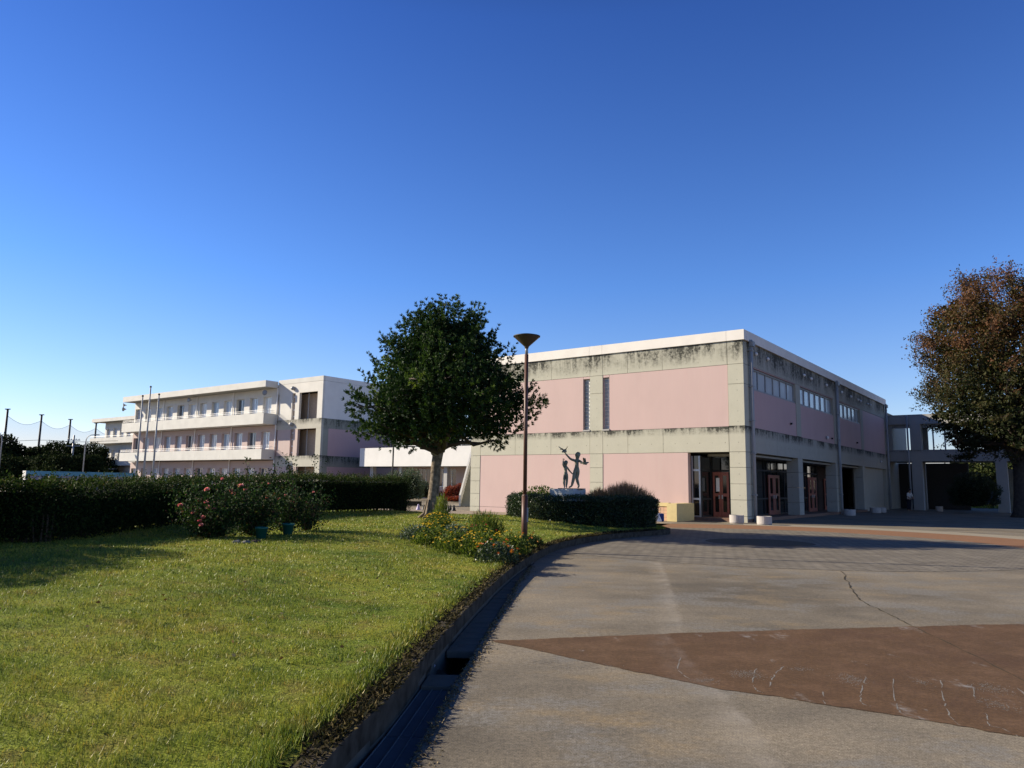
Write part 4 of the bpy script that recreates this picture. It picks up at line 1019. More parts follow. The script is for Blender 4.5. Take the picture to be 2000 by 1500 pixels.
# ------------------------------------------------------------------ hedges and shrubs
def hedge_leaves(name, surf_pts, surf_n, size, mat, parent, tint=None, shag=.06):
    n = len(surf_pts)
    P = surf_pts+surf_n*RNG.normal(0, shag, (n, 1))+RNG.normal(0, .02, (n, 3))
    D = unit(surf_n*.6+sph(n)*.9+np.array([0, 0, .35]))
    t = RNG.uniform(0, 1, n) if tint is None else tint
    return leaves_mesh(name, P, D, size*RNG.uniform(.7, 1.3, n), size*.55*RNG.uniform(.7, 1.2, n), t, mat, parent)
def long_hedge():
    front = smooth_poly([(-13, 13.3), (-10, 13.2), (-8.5, 13.15), (-8.05, 13.5), (-8.05, 15), (-8.3, 18.6), (-7.9, 22.5), (-6.75, 27.4), (-5.3, 29.9), (-4.2, 31.2)], 8)
    hts = np.interp(front[:, 1], [8, 13.1, 13.5, 14.2, 15.3, 19, 27, 31], [1.45, 1.45, 1.38, 1.36, 1.42, 1.48, 1.70, 1.70])
    nn = normals2(front)       # points right of travel = toward the viewer side
    t = thing('long_hedge', 'long dark clipped hedge running behind the roses along the left of the lawn', 'hedge', (0, 0, 0))
    wdt = 1.25
    # twiggy inner body
    b = MB(); inn = .16
    for i in range(len(front)-1):
        a, c = front[i], front[i+1]; za, zc = lz(*a)-.05, lz(*c)-.05
        a1, c1, a2, c2 = a-nn[i]*inn, c-nn[i+1]*inn, a-nn[i]*(wdt-inn), c-nn[i+1]*(wdt-inn)
        b.poly([(a1[0], a1[1], za+.14), (c1[0], c1[1], zc+.14), (c1[0], c1[1], hts[i+1]-inn), (a1[0], a1[1], hts[i]-inn)])
        b.poly([(a1[0], a1[1], hts[i]-inn), (c1[0], c1[1], hts[i+1]-inn), (c2[0], c2[1], hts[i+1]-inn), (a2[0], a2[1], hts[i]-inn)])
        b.poly([(a2[0], a2[1], za+.25), (a2[0], a2[1], hts[i]-inn), (c2[0], c2[1], hts[i+1]-inn), (c2[0], c2[1], zc+.25)])
    e, en = front[-1], nn[-1]; ze = lz(*e)
    b.poly([(e[0]-en[0]*inn, e[1]-en[1]*inn, ze), (e[0]-en[0]*(wdt-inn), e[1]-en[1]*(wdt-inn), ze), (e[0]-en[0]*(wdt-inn), e[1]-en[1]*(wdt-inn), hts[-1]-inn), (e[0]-en[0]*inn, e[1]-en[1]*inn, hts[-1]-inn)])
    b.build('twig_body', plain('hedge_inner', (.010, .013, .007), .95, .05), t)
    # stems
    b = MB()
    for i in range(len(front)-1):
        for _ in range(3):
            f = RNG.uniform(); q = front[i]*(1-f)+front[i+1]*f-nn[i]*RNG.uniform(.1, .5); z = lz(*q)
            b.tube([(q[0], q[1], z-.05), (q[0]+RNG.normal(0, .04), q[1]+RNG.normal(0, .04), z+.5)], [.02, .012], 5, False)
    b.build('stems', M['twig'], t)
    L = np.r_[0, np.cumsum(np.linalg.norm(np.diff(front, axis=0), axis=1))]
    def at(s):
        x = np.interp(s, L, front[:, 0]); y = np.interp(s, L, front[:, 1]); h = np.interp(s, L, hts)
        nx = np.interp(s, L, nn[:, 0]); ny = np.interp(s, L, nn[:, 1]); v = unit(np.c_[nx, ny]); return np.c_[x, y], h, v
    Ps, Ns, Tt, Sz = [], [], [], []
    # front face
    n = 46000; s = RNG.uniform(0, 1, n)**1.0*L[-1]; q, h, v = at(s); zb = lawn_z(q)
    u = RNG.uniform(0, 1, n); keep = RNG.uniform(size=n) < np.interp(u, [0, .2, .35], [.62, .8, 1]); q, h, v, zb, u, s = q[keep], h[keep], v[keep], zb[keep], u[keep], s[keep]
    z = zb+.04+(h-zb-.04)*u
    bul = .06*np.sin(s*2.3)*np.sin(z*4)+.05*np.sin(s*.9+1)
    Ps.append(np.c_[q+v*(bul[:, None]-.03), z]); Ns.append(np.c_[v, np.zeros(len(v))]); Tt.append(RNG.uniform(0, .8, len(v)))
    # top: its sunlit tone put into lighter leaf tints
    n = 21000; s = RNG.uniform(0, L[-1], n); q, h, v = at(s); w = RNG.uniform(0, wdt, n)[:, None]
    Ps.append(np.c_[q-v*w, h+.05*np.sin(s*3.1)*np.sin(w[:, 0]*6)+.04*np.sin(s*1.1)-.03]); Ns.append(np.tile([0, 0, 1.], (n, 1))); Tt.append(RNG.uniform(.2, 1, n))
    # back and end
    n = 9000; s = RNG.uniform(0, L[-1], n); q, h, v = at(s); Ps.append(np.c_[q-v*wdt, RNG.uniform(.3, 1, n)*h]); Ns.append(np.c_[-v, np.zeros(n)]); Tt.append(RNG.uniform(0, .8, n))
    n = 1800; w = RNG.uniform(0, wdt, n)[:, None]; td = np.array([nn[-1][1]*-1, nn[-1][0]]); zz = ze+(hts[-1]-ze)*RNG.uniform(0, 1, n)
    Ps.append(np.c_[e-en*w+td*RNG.normal(0, .05, (n, 1))+td*.05, zz]); Ns.append(np.tile([td[0], td[1], 0], (n, 1))); Tt.append(RNG.uniform(0, .8, n))
    # upright shoots on top
    for _ in range(520):
        s = RNG.uniform(0, L[-1], 1); q, h, v = at(s); w = RNG.uniform(0, wdt); m = 9
        p = np.c_[np.repeat(q-v*w, m, 0)+RNG.normal(0, .015, (m, 2)), h+np.linspace(0, RNG.uniform(.06, .20), m)]
        Ps.append(p); Ns.append(unit(RNG.normal(0, .6, (m, 3))+np.array([0, 0, 1.]))); Tt.append(RNG.uniform(.4, 1, m))
    P, N_, tt = np.concatenate(Ps), np.concatenate(Ns), np.concatenate(Tt)
    hedge_leaves('foliage', P, N_, .056, M['leaf_hedge'], t, tt, .055)
long_hedge()
def round_bush(name, label, cat, x, y, z, r, h, n, leaf, mat, tint=(0, 1), shag=.1, flat=.0, group=None, upright=.4):
    t = thing(name, label, cat, (x, y, z), 0, group)
    mb = MB().ball((0, 0, h*.5), r*.72, 12, 8, h*.5/r*.95); mb.build('twig_body', plain_cache('bush_inner', (.012, .015, .008)), t, True)
    d = sph(n); d[:, 2] = np.abs(d[:, 2])*1.6-.6; d = unit(d)
    lump = 1+.12*np.sin(d[:, 0]*7+x)*np.sin(d[:, 1]*6+y)+.08*np.sin(d[:, 2]*9)
    P = np.c_[d[:, :2]*r, d[:, 2]*h*.5+h*.5]*np.c_[lump, lump, np.ones(n)]; P = P*RNG.uniform(.72, 1.0+shag*.5, (n, 1)); P[:, 2] = np.abs(P[:, 2])
    D = unit(d+sph(n)*.8+np.array([0, 0, upright]))
    leaves_mesh('foliage', P, D, leaf*RNG.uniform(.7, 1.3, n), leaf*.5*RNG.uniform(.7, 1.2, n), RNG.uniform(tint[0], tint[1], n), mat, t)
    return t
_pc = {}
def plain_cache(n, c):
    if n not in _pc: _pc[n] = plain(n, c, .95, .05)
    return _pc[n]
for yy_, lb in ((12.3, 'tall shrub outside the left edge, nearest the end of the long hedge'), (10.8, 'tall shrub outside the left edge, middle of the three'), (9.4, 'tall shrub outside the left edge, nearest the viewer')):
    round_bush('shrub', lb, 'shrub', -10.35, yy_, lz(-10.35, yy_), 1.15, 2.35, 7000, .10, M['leaf_hedge'], group='shrubs outside the left edge')
round_bush('round_shrub', 'big round dark shrub in front of the bridge wing, under the autumn tree', 'shrub', 33.2, 53.6, 0, 1.5, 2.75, 16000, .10, M['leaf_hedge2'], (0, .6), .12)
round_bush('tall_shrub', 'tall grey green shrub rising behind the right end of the long hedge', 'shrub', *dp(800, 960, 52)[:2], 0, 1.0, 2.45, 5000, .11, M['leaf_silver'], (0, .5))
round_bush('tall_shrub', 'slimmer grey green shrub behind the hedge, left of its taller neighbour', 'shrub', *dp(768, 960, 52)[:2], 0, .6, 2.3, 3000, .10, M['leaf_silver'], (0, .4))
for px, py, Y, r, h, lb in ((900, 976, 66, .75, 1.45, 'round red bush just left of the outside stair'), (882, 977, 65.5, .8, 1.25, 'round red bush right of the tree trunk, touching its neighbour'), (838, 977, 67, 1.0, 1.25, 'orange red bush showing left of the tree trunk'), (893, 980, 63, .95, .42, 'low spreading red plant in front of the round red bushes')):
    p = dp(px, py, Y); round_bush('red_bush', lb, 'bush', p[0], Y, 0, r, h, 2600, .13, M['leaf_red'], group='red bushes by the corridor', upright=1.2)
p = dp(822, 970, 66); round_bush('small_bush', 'dark green bush under the corridor windows, left of the tree trunk', 'bush', p[0], 66, 0, .9, 1.7, 2500, .12, M['leaf_hedge2'])

# ------------------------------------------------------------------ statue island: oval clipped hedge, planting and the bronze children
HX, HY = 2.50, 26.80; HA, HB = 2.78, 1.95
ea, eb = np.array([.77, -.64]), np.array([.64, .77])
t = thing('oval_hedge', 'dark clipped oval hedge ringing the bronze statue', 'hedge', (HX, HY, 0))
def oval(an, k=1.): return (np.cos(an)*HA*k)[:, None]*ea+(np.sin(an)*HB*k)[:, None]*eb
def oval_n(an): return unit((np.cos(an)/HA)[:, None]*ea+(np.sin(an)/HB)[:, None]*eb)
n = 36000; an = RNG.uniform(0, 2*PI, n); u = RNG.uniform(0, 1, n); zt = 1.12
d_ = .05*np.sin(an*7)+.04*np.sin(u*6+an*11)-.10*(1-u)**2*np.sin(an*3+1)
Nf = np.c_[oval_n(an), 0*an]; Pf = np.c_[oval(an)+Nf[:, :2]*d_[:, None], .10+(zt-.10)*u]
m = 15000; a2 = RNG.uniform(0, 2*PI, m); Pt = np.c_[oval(a2, 1.)-oval_n(a2)*RNG.uniform(0, .7, (m, 1)), zt+.03*np.sin(a2*9)]; Nt_ = np.tile([0, 0, 1.], (m, 1))
hedge_leaves('foliage', np.r_[Pf, Pt], np.r_[Nf, Nt_], .055, M['leaf_hedge2'], t, None, .04)
b = MB(); aa = np.linspace(0, 2*PI, 40, endpoint=False); ring = [oval(aa)-oval_n(aa)*q for q in (.12, .12, .62, .66)]; zz = (0, zt-.1, zt-.1, .45)
for q, z in zip(ring, zz): b.v += [(p[0], p[1], z) for p in q]
for k in range(3):
    for i in range(40): j = (i+1) % 40; b.f.append((k*40+i, k*40+j, k*40+40+j, k*40+40+i))
b.build('twig_body', plain_cache('bush_inner', (.012, .015, .008)), t)
def plume_bush(name, label, x, y, z, r, h, n, mat, leaf=.2):
    t = thing(name, label, 'grass clump', (x, y, z)); q = RNG.normal(0, .5, (n, 2)); q = q[np.linalg.norm(q, axis=1) < 1.15]*r; k_ = len(q)
    P = np.c_[q, RNG.uniform(0, .75, k_)*h*(1-.35*np.linalg.norm(q, axis=1)/r)]; D = np.c_[q/r*.45+RNG.normal(0, .22, (k_, 2)), np.ones(k_)]
    leaves_mesh('foliage', P, D, leaf*RNG.uniform(.6, 1.3, k_), .014*np.ones(k_), np.clip(P[:, 2]/h*.9+RNG.uniform(-.2, .35, k_), 0, 1), mat, t)
plume_bush('plume_grass', 'reddish plumed grass rising above the oval hedge, right of the statue', 3.95, 25.9, .62, .85, 1.22, 6500, M['leaf_plume'], .28)
plume_bush('plume_grass', 'shorter brown plumed grass between the statue and the taller plumes', 3.05, 26.1, .62, .42, 1.0, 2400, M['leaf_plume'], .22)
round_bush('leafy_plant', 'bright green leafy plant above the oval hedge, left of the statue', 'plant', 1.05, 27.2, .5, .62, .86, 1500, .09, M['leaf_flower'], (.1, .8), .35)
round_bush('leafy_plant', 'small green plant above the oval hedge, touching the statue pedestal', 'plant', 1.12, 26.3, .5, .3, .72, 350, .08, M['leaf_flower'], (.1, .7), .4)

SX, SY, SZ = 2.15, 26.4, 1.46
statue = thing('bronze_statue', 'bronze statue of two children with birds on a pale stone pedestal', 'statue', (SX, SY, 0))
o = MB().box(-.50, .50, -.42, .42, .2, 1.415).build('pedestal', M['stone'], statue, False, .02); o.location = (-.12, .12, 0); o.rotation_euler = (0, 0, RZ)
o = MB().box(-.42, .46, -.32, .34, 1.416, 1.442).build('statue_base', M['bronze'], statue); o.location = (.0, .08, 0); o.rotation_euler = (0, 0, -.25)
def skin_figure(name, joints, bones, mat, parent, root, sub=2, fat=1.):
    me = bpy.data.meshes.new(name+'_rig'); names = list(joints)
    me.from_pydata([joints[n][0] for n in names], [(names.index(a), names.index(b)) for a, b in bones], []); me.update()
    o = bpy.data.objects.new(name, me); COL.objects.link(o)
    sk = o.modifiers.new('skin', 'SKIN'); sk.use_smooth_shade = True; sk.branch_smoothing = .6
    sv = me.skin_vertices[0].data
    for i, n_ in enumerate(names):
        r = joints[n_][1]; sv[i].radius = tuple(q*fat for q in r) if hasattr(r, '__len__') else (r*fat, r*fat); sv[i].use_root = (n_ == root)
    sb = o.modifiers.new('sub', 'SUBSURF'); sb.levels = sub; sb.render_levels = sub
    dg = bpy.context.evaluated_depsgraph_get(); ev = o.evaluated_get(dg)
    m2 = bpy.data.meshes.new_from_object(ev, depsgraph=dg); COL.objects.unlink(o); bpy.data.objects.remove(o); bpy.data.meshes.remove(me)
    m2.materials.clear(); m2.name = name
    return link(name, m2, mat, parent, True)
S_ = .001343
def J(X, Y, d=0.): return ((X-790)*S_, d, (1255-Y)*S_+1.44)
def child(name, jt, bones, root): return skin_figure(name, jt, bones, M['bronze'], statue, root, 2, 1.32)
tall = {
 'pelvis': (J(925, 765), (.085, .070)), 'belly': (J(932, 690), (.078, .06)), 'chest': (J(932, 590), (.095, .066)), 'neckbase': (J(940, 515), (.06, .05)), 'neck': (J(946, 480), .036),
 'skull': (J(952, 415), (.062, .068)), 'crown': (J(955, 360), (.080, .085)), 'top': (J(956, 325), (.05, .055)),
 'shL': (J(880, 530), .042), 'elL': (J(765, 492, -.03), .032), 'wrL': (J(655, 380, -.05), .022), 'haL': (J(620, 340, -.05), .022),
 'shR': (J(990, 530), .042), 'elR': (J(1040, 570, -.16), .031), 'wrR': (J(1080, 600, -.30), .022), 'haR': (J(1095, 605, -.35), .022),
 'hipL': (J(888, 810, .0), .072), 'knL': (J(845, 1000, -.05), .046), 'caL': (J(825, 1090, -.02), .044), 'anL': (J(795, 1200, .0), .027), 'toL': (J(715, 1238, -.04), .022),
 'hipR': (J(965, 810, .0), .072), 'knR': (J(932, 1000, .02), .046), 'caR': (J(958, 1085, .04), .044), 'anR': (J(995, 1200, .06), .027), 'toR': (J(955, 1240, -.03), .022)}
bt = [('pelvis', 'belly'), ('belly', 'chest'), ('chest', 'neckbase'), ('neckbase', 'neck'), ('neck', 'skull'), ('skull', 'crown'), ('crown', 'top'), ('neckbase', 'shL'), ('shL', 'elL'), ('elL', 'wrL'), ('wrL', 'haL'), ('neckbase', 'shR'), ('shR', 'elR'), ('elR', 'wrR'), ('wrR', 'haR'),
      ('pelvis', 'hipL'), ('hipL', 'knL'), ('knL', 'caL'), ('caL', 'anL'), ('anL', 'toL'), ('pelvis', 'hipR'), ('hipR', 'knR'), ('knR', 'caR'), ('caR', 'anR'), ('anR', 'toR')]
def face(parent, c, r, s):
    b = MB(); x, y, z = c
    b.ball((x-s*.4*r, y-r*.98, z-.05*r), r*.16, 8, 6, 1.2)      # nose
    for q in (-1, 1): b.ball((x-s*.35*r+q*.36*r, y-r*.86, z+.12*r), r*.13, 8, 6); b.ball((x+q*r*.98, y, z-.02), r*.2, 8, 6, 1.4)
    b.box(x-s*.35*r-.22*r, x-s*.35*r+.22*r, y-r*.93, y-r*.80, z-.48*r, z-.40*r)
    b.build('face', M['bronze'], parent, True)
def hand(parent, at, dirv, r=.0075):
    b = MB(); d = Vector(dirv).normalized(); a = d.cross(Vector((0, 1, .2))).normalized(); at = Vector(at)
    for i in range(4):
        p0 = at+a*(i-1.5)*.014+d*.012; L = (.042, .05, .047, .036)[i]
        b.tube([p0, p0+d*L*.5+Vector((0, -.004, 0)), p0+d*L+Vector((0, -.016, 0))], [r, r*.95, r*.7], 6)
    p0 = at-a*.022; b.tube([p0, p0-a*.018+d*.02, p0-a*.02+d*.042], [r*1.1, r, r*.8], 6)
    b.build('fingers', M['bronze'], parent, True)
def hair(parent, c, r, braid=False):
    b = MB(); b.ball((c[0]+.01, c[1]+.012, c[2]+.018), r, 14, 9, .98); b.build('hair', M['bronze'], parent, True)
f1 = child('older_child_figure', tall, bt, 'pelvis')
face(f1, J(948, 388), .074, .25); hair(f1, J(960, 372, .01), .088); hand(f1, J(620, 340, -.05), (-.3, 0, 1)); hand(f1, J(1095, 605, -.35), (.7, -.7, .1))
small = {
 'pelvis': (J(645, 890), (.064, .054)), 'belly': (J(640, 825), (.056, .046)), 'chest': (J(636, 745), (.070, .052)), 'neckbase': (J(636, 690), (.045, .038)), 'neck': (J(637, 662), .029),
 'skull': (J(636, 620), (.05, .055)), 'crown': (J(636, 580), (.066, .070)), 'top': (J(636, 553), (.04, .045)),
 'shL': (J(595, 700), .031), 'elL': (J(566, 640, -.05), .024), 'wrL': (J(570, 545, -.06), .017), 'haL': (J(574, 520, -.06), .017),
 'shR': (J(678, 712), .031), 'elR': (J(740, 800), .024), 'wrR': (J(810, 872, -.02), .017), 'haR': (J(832, 890, -.03), .017),
 'hipL': (J(618, 925), .05), 'knL': (J(600, 1050), .034), 'caL': (J(598, 1120, .01), .034), 'anL': (J(612, 1215), .020), 'toL': (J(603, 1242, -.06), .017),
 'hipR': (J(672, 925), .05), 'knR': (J(672, 1050), .034), 'caR': (J(668, 1120, .01), .034), 'anR': (J(658, 1215), .020), 'toR': (J(664, 1242, -.06), .017)}
f2 = child('younger_child_figure', small, bt, 'pelvis')
face(f2, J(632, 600), .060, .2); hair(f2, J(638, 588, .012), .073); hand(f2, J(574, 520, -.06), (0, 0, 1), .006); hand(f2, J(832, 890, -.03), (.7, 0, -.5), .006)
def bird(at, yaw, spread, pitch=.0, s=1.):
    rig = {'body': ((0, 0, 0), (.038, .036)), 'breast': ((.045, 0, .005), (.034, .034)), 'neck': ((.075, 0, .025), .018), 'head': ((.095, 0, .04), .02), 'beak': ((.13, 0, .036), .005), 'rump': ((-.06, 0, 0), (.022, .02)), 'tail': ((-.15, 0, .01), (.008, .026))}
    bb = [('body', 'breast'), ('breast', 'neck'), ('neck', 'head'), ('head', 'beak'), ('body', 'rump'), ('rump', 'tail')]
    o = skin_figure('bird_figure', rig, bb, M['bronze'], statue, 'body', 2, 1.3)
    for q in (-1, 1):
        w = MB(); L = .20
        for i in range(5):
            f = i/5; g_ = (i+1)/5
            def P_(f, e): return Vector((.045-.06*f+(.0 if e == 0 else -.085*(1-.55*f)), q*(.02+L*f*math.cos(spread)), .015+L*f*math.sin(spread)))
            a, b_, c, d = P_(f, 0), P_(g_, 0), P_(g_, 1), P_(f, 1); up = Vector((0, 0, .008*(1.2-f)))
            k_ = len(w.v); w.v += [tuple(v) for v in (a, b_, c, d, a+up, b_+up, c+up, d+up)]
            w.f += [(k_, k_+3, k_+2, k_+1), (k_+4, k_+5, k_+6, k_+7), (k_, k_+1, k_+5, k_+4), (k_+1, k_+2, k_+6, k_+5), (k_+2, k_+3, k_+7, k_+6), (k_+3, k_, k_+4, k_+7)]
        w.build('wing', M['bronze'], o)
    o.location = at; o.rotation_euler = (0, pitch, yaw); o.scale = (s, s, s)
bird(J(600, 285, -.05), math.radians(55), .75, -.25, 1.15); bird(J(1115, 605, -.36), math.radians(-15), .8, .1, 1.15)
bird(J(520, 235, -.05), math.radians(160), .3, .3, .45)

# ------------------------------------------------------------------ roses
def rose_bush(x, y, r, h, n, blooms, label, shoots=()):
    z = lz(x, y); t = thing('rose_bush', label, 'rose bush', (x, y, z), 0, 'rose bushes in front of the long hedge')
    b = MB(); Ps, Ns = [], []
    for i in range(int(26*r/.6)):
        an = RNG.uniform(0, 2*PI); rr = r*math.sqrt(RNG.uniform(.02, 1)); e = np.array([math.cos(an)*rr, math.sin(an)*rr, h*RNG.uniform(.55, 1.)*(1-.25*(rr/r)**2)])
        pt = limb_path((math.cos(an)*.012, math.sin(an)*.012, -.03), e, 5, .16); b.tube(pt, [.014, .012, .010, .008, .006, .004], 5, False)
        for q in pt[1:]:
            m = n//150; Ps.append(np.array(q)+RNG.normal(0, .13, (m, 3))*np.array([1, 1, .8]))
    for dx, dy, hh in shoots:
        pt = limb_path((dx*.4, dy*.4, .2), (dx, dy, hh), 7, .08); b.tube(pt, list(np.linspace(.012, .004, 8)), 5, False)
        for q in pt[3:]: Ps.append(np.array(q)+RNG.normal(0, .075, (16, 3)))
    b.build('stems', M['twig'], t)
    P = np.concatenate(Ps); P[:, 2] = np.abs(P[:, 2])+.03
    leaves_mesh('foliage', P, unit(sph(len(P))+np.array([0, 0, .3])), RNG.uniform(.045, .075, len(P)), RNG.uniform(.028, .042, len(P)), RNG.uniform(0, 1, len(P))**1.2, M['leaf_rose'], t)
    for px, py, s in blooms:
        p = dp(px, py, y-r*.75)-np.array([x, y, z])
        m = 34; d = sph(m); d[:, 2] = np.abs(d[:, 2])*.8
        o = leaves_mesh('rose_bloom', d*.012, unit(d+np.array([0, -.25, .45])), s*RNG.uniform(.75, 1.05, m), s*.85, RNG.uniform(0, 1, m), M['petal_pink'], t, .35)
        o.location = p
rose_bush(-6.0, 15.2, .78, 1.12, 4600, [(404, 958, .058), (352, 988, .05), (408, 992, .06), (402, 982, .045), (396, 1012, .055), (390, 1019, .05), (393, 1027, .05), (418, 994, .03), (376, 1003, .03)], 'leafiest rose bush, at the left end of the row, most pink blooms')
rose_bush(-5.42, 15.9, .75, 1.16, 4200, [(455, 966, .055), (470, 950, .062), (452, 960, .045), (479, 957, .035), (434, 937, .04)], 'rose bush in the middle of the row with pink blooms near its top', [(-.25, .1, 1.5), (.35, .1, 1.45)])
rose_bush(-5.15, 17.1, .60, 1.15, 2400, [(521, 972, .058), (545, 976, .045), (526, 945, .035)], 'loose rose bush behind the two green pots', [(.15, .1, 1.4)])
rose_bush(-4.75, 17.6, .58, 1.05, 1900, [(558, 970, .055), (570, 982, .058), (538, 982, .035), (612, 962, .03)], 'thin rose bush at the right end of the row, with one tall shoot', [(-.55, .1, 1.68), (-.45, .0, 1.55), (-.60, .1, 1.5), (.1, .1, 1.62)])
def pot(px, py, Y, label, s=1.):
    p = dp(px, py, Y); t = thing('green_pot', label, 'plant pot', (p[0], Y, lz(p[0], Y)-.01), .3, 'green pots among the roses')
    MB().lathe([(.085*s, 0), (.12*s, .2*s), (.128*s, .2*s), (.128*s, .235*s), (.118*s, .235*s), (.11*s, .19*s)], (0, 0, 0), 18).build('tub', M['pot_green'], t, True)
    MB().lathe([(.11*s, .19*s), (.01, .2*s)], (0, 0, 0), 14).build('soil', M['soil'], t)
pot(510, 1050, 14.9, 'dark green plastic pot in shade under the roses'); pot(562, 1042, 16.0, 'brighter green plastic pot, right of the shaded one', 1.05)
for px, Y, lb in ((462, 13.9, 'grey edging stone left of two more in front of the roses'), (480, 13.8, 'small pale edging stone in the middle of three before the roses'), (500, 14.0, 'flat grey edging stone nearest the green pots')):
    p = dp(px, 1068, Y); z = lz(p[0], Y); me = MB().ball((0, 0, .03), .085, 9, 6, .5).mesh('edging_stone')
    for v in me.vertices: v.co *= 1+RNG.normal(0, .10)
    o = link('edging_stone', me, M['kerb'] if 'flat' in lb else plain_cache('stone_grey', (.26, .26, .25) if 'pale' in lb else (.17, .17, .165)), None, False); o.location = (p[0], Y, z-.02); tag(o, lb, 'stone', 'edging stones by the roses')

# ------------------------------------------------------------------ flower bed by the lamp post
def bedding(x, y, r, h, n, leafm, petal, npet, label, tall=False, tint=(0, 1), ps=.028):
    z = lz(x, y); t = thing('bedding_plant', label, 'flowering plant', (x, y, z-.02), 0, 'plants in the flower bed by the lamp post')
    q = sph(n)*RNG.uniform(.45, 1, (n, 1)); P = np.c_[q[:, :2]*r, np.abs(q[:, 2])*h*.9+.02]
    D = unit(sph(n)*.8+np.c_[q[:, :2]*.5, np.ones(n)*(1.6 if tall else .7)])
    leaves_mesh('foliage', P, D, (.16 if tall else .06)*RNG.uniform(.7, 1.3, n), (.014 if tall else .024)*RNG.uniform(.8, 1.3, n), RNG.uniform(tint[0], tint[1], n), leafm, t)
    if petal:
        d = sph(npet); d[:, 2] = np.abs(d[:, 2])+.25; d = unit(d); c = np.c_[d[:, :2]*r*1.02, d[:, 2]*h*.95+.06]
        m = 6; P = np.repeat(c, m, 0); a = np.tile(np.linspace(0, 2*PI, m, endpoint=False), npet)
        up = unit(np.repeat(d, m, 0)*.5+np.array([0, -.3, .8])); s1 = unit(np.cross(up, np.array([.3, .9, .1]))); s2 = np.cross(up, s1)
        D = s1*np.cos(a)[:, None]+s2*np.sin(a)[:, None]+up*.35
        leaves_mesh('blossoms', P, D, ps, ps*.8, np.repeat(RNG.uniform(0, 1, npet), m), petal, t, .1, 'stuff')
LF, LS = M['leaf_flower'], M['leaf_silver']
bedding(-2.05, 16.6, .42, .36, 1300, LS, None, 0, 'low silvery plant at the left end of the flower bed', tint=(0, .5))
bedding(-1.62, 15.9, .48, .46, 1700, LF, M['petal_yellow'], 26, 'green plant with scattered yellow flowers, second from the left in the bed')
bedding(-1.75, 18.3, .50, .50, 1500, LF, M['petal_yellow'], 90, 'plant thick with yellow flowers, nearest the tree trunk')
bedding(-1.02, 14.9, .52, .48, 1900, LF, M['petal_yellow'], 34, 'bushy green marigold in the front middle of the bed')
bedding(-.52, 14.4, .50, .50, 1900, LF, M['petal_yellow'], 46, 'yellow flowered marigold right of the bushy green one')
bedding(-.22, 13.4, .42, .42, 1300, M['leaf_hedge2'], M['petal_orange'], 20, 'dark plant with orange and red flowers at the front tip of the bed', ps=.034)
bedding(-.02, 15.0, .45, .46, 1500, LF, M['petal_yellow'], 26, 'green plant with yellow tips left of the lamp post')
bedding(.18, 16.3, .38, .32, 1100, M['leaf_rose'], M['petal_orange'], 8, 'dark low plant at the foot of the lamp post', tint=(0, .9))
bedding(.50, 17.2, .28, .26, 700, M['leaf_rose'], M['petal_orange'], 5, 'small dark plant trailing over the kerb behind the lamp post')
bedding(-.62, 16.6, .40, .50, 1200, LF, M['petal_red'], 10, 'plant with dark red flowers in the middle of the bed')
bedding(-.62, 18.6, .50, .64, 1500, LF, M['petal_orange'], 12, 'tall grassy plant with orange flowers at the back of the bed', True)
bedding(-1.25, 17.2, .38, .44, 1000, LS, None, 0, 'silver leaved plant behind the marigolds', tint=(.2, .9))
bedding(-1.95, 20.5, .40, .52, 1000, LF, None, 0, 'leafy green plant between the bed and the tree', tint=(0, .6))
bedding(-2.16, 23.6, .24, .85, 1100, LF, None, 0, 'bright yellow green upright plant at the foot of the tree', True, (.6, 1))

# ------------------------------------------------------------------ lamp posts, poles
lx, ly = .34, 17.55; z0 = .165
t = thing('lamp_post', 'tall brown lamp post with an upturned cone lamp, beside the flower bed', 'lamp post', (lx, ly, z0))
MB().tube([(0, 0, -.1), (.0, 0, 1.12)], .072, 14).build('lower_sleeve', M['lamp_brown'], t, True)
MB().tube([(0, 0, 1.10), (0, 0, 1.16)], [.073, .05], 14).tube([(0, 0, 1.12), (0, 0, 4.48)], .046, 12).build('pole', M['lamp_brown'], t, True)
MB().tube([(0, 0, 4.47), (0, 0, 4.72)], [.038, .034], 12).build('neck', M['steel'], t, True)
MB().lathe([(.036, 4.62), (.06, 4.68), (.30, 4.90), (.31, 4.915), (.31, 4.93)], (0, 0, 0), 28).build('lamp_shade', M['lamp_cone'], t, False)
MB().lathe([(.325, 4.915), (.325, 4.935), (.20, 4.965), (.02, 4.975)], (0, 0, 0), 28).build('lid', M['dark_metal'], t)
MB().box(.05, .085, -.05, .05, .52, .85).build('service_hatch', M['steel'], t)
p = dp(766, 940, 50)
t = thing('garden_lamp', 'slim dark lamp pole behind the hedge, before the white terrace band', 'lamp post', (p[0], 50, 0))
MB().tube([(0, 0, 0), (0, 0, 4.3)], .055, 8).build('pole', M['dark_metal'], t, True); MB().lathe([(.05, 4.3), (.26, 4.55), (.26, 4.58), (.02, 4.6)], (0, 0, 0), 14).build('lamp_shade', M['dark_metal'], t)
for (px, py), lb in (((291, 757), 'tallest of the three flagpoles, in the middle'), ((276, 775), 'left one of the three flagpoles'), ((308, 772), 'right one of the three flagpoles')):
    p = dp(px, py, 52); q = dp(px-13.5, 938, 52); x = (p[0]+q[0])/2+.1
    t = thing('flagpole', lb+' before the classrooms', 'flagpole', (x, 52, 0), 0, 'flagpoles')
    MB().tube([(0, 0, 0), (0, 0, p[2]*.5), (0, 0, p[2])], [.075, .062, .045], 10).build('pole', M['pipe'], t, True)
    MB().ball((0, 0, p[2]+.06), .075, 10, 6).build('finial', M['dark_metal'], t, True); MB().box(-.04, .04, -.1, -.06, .9, 1.2).build('cleat', M['steel'], t)
tops = []
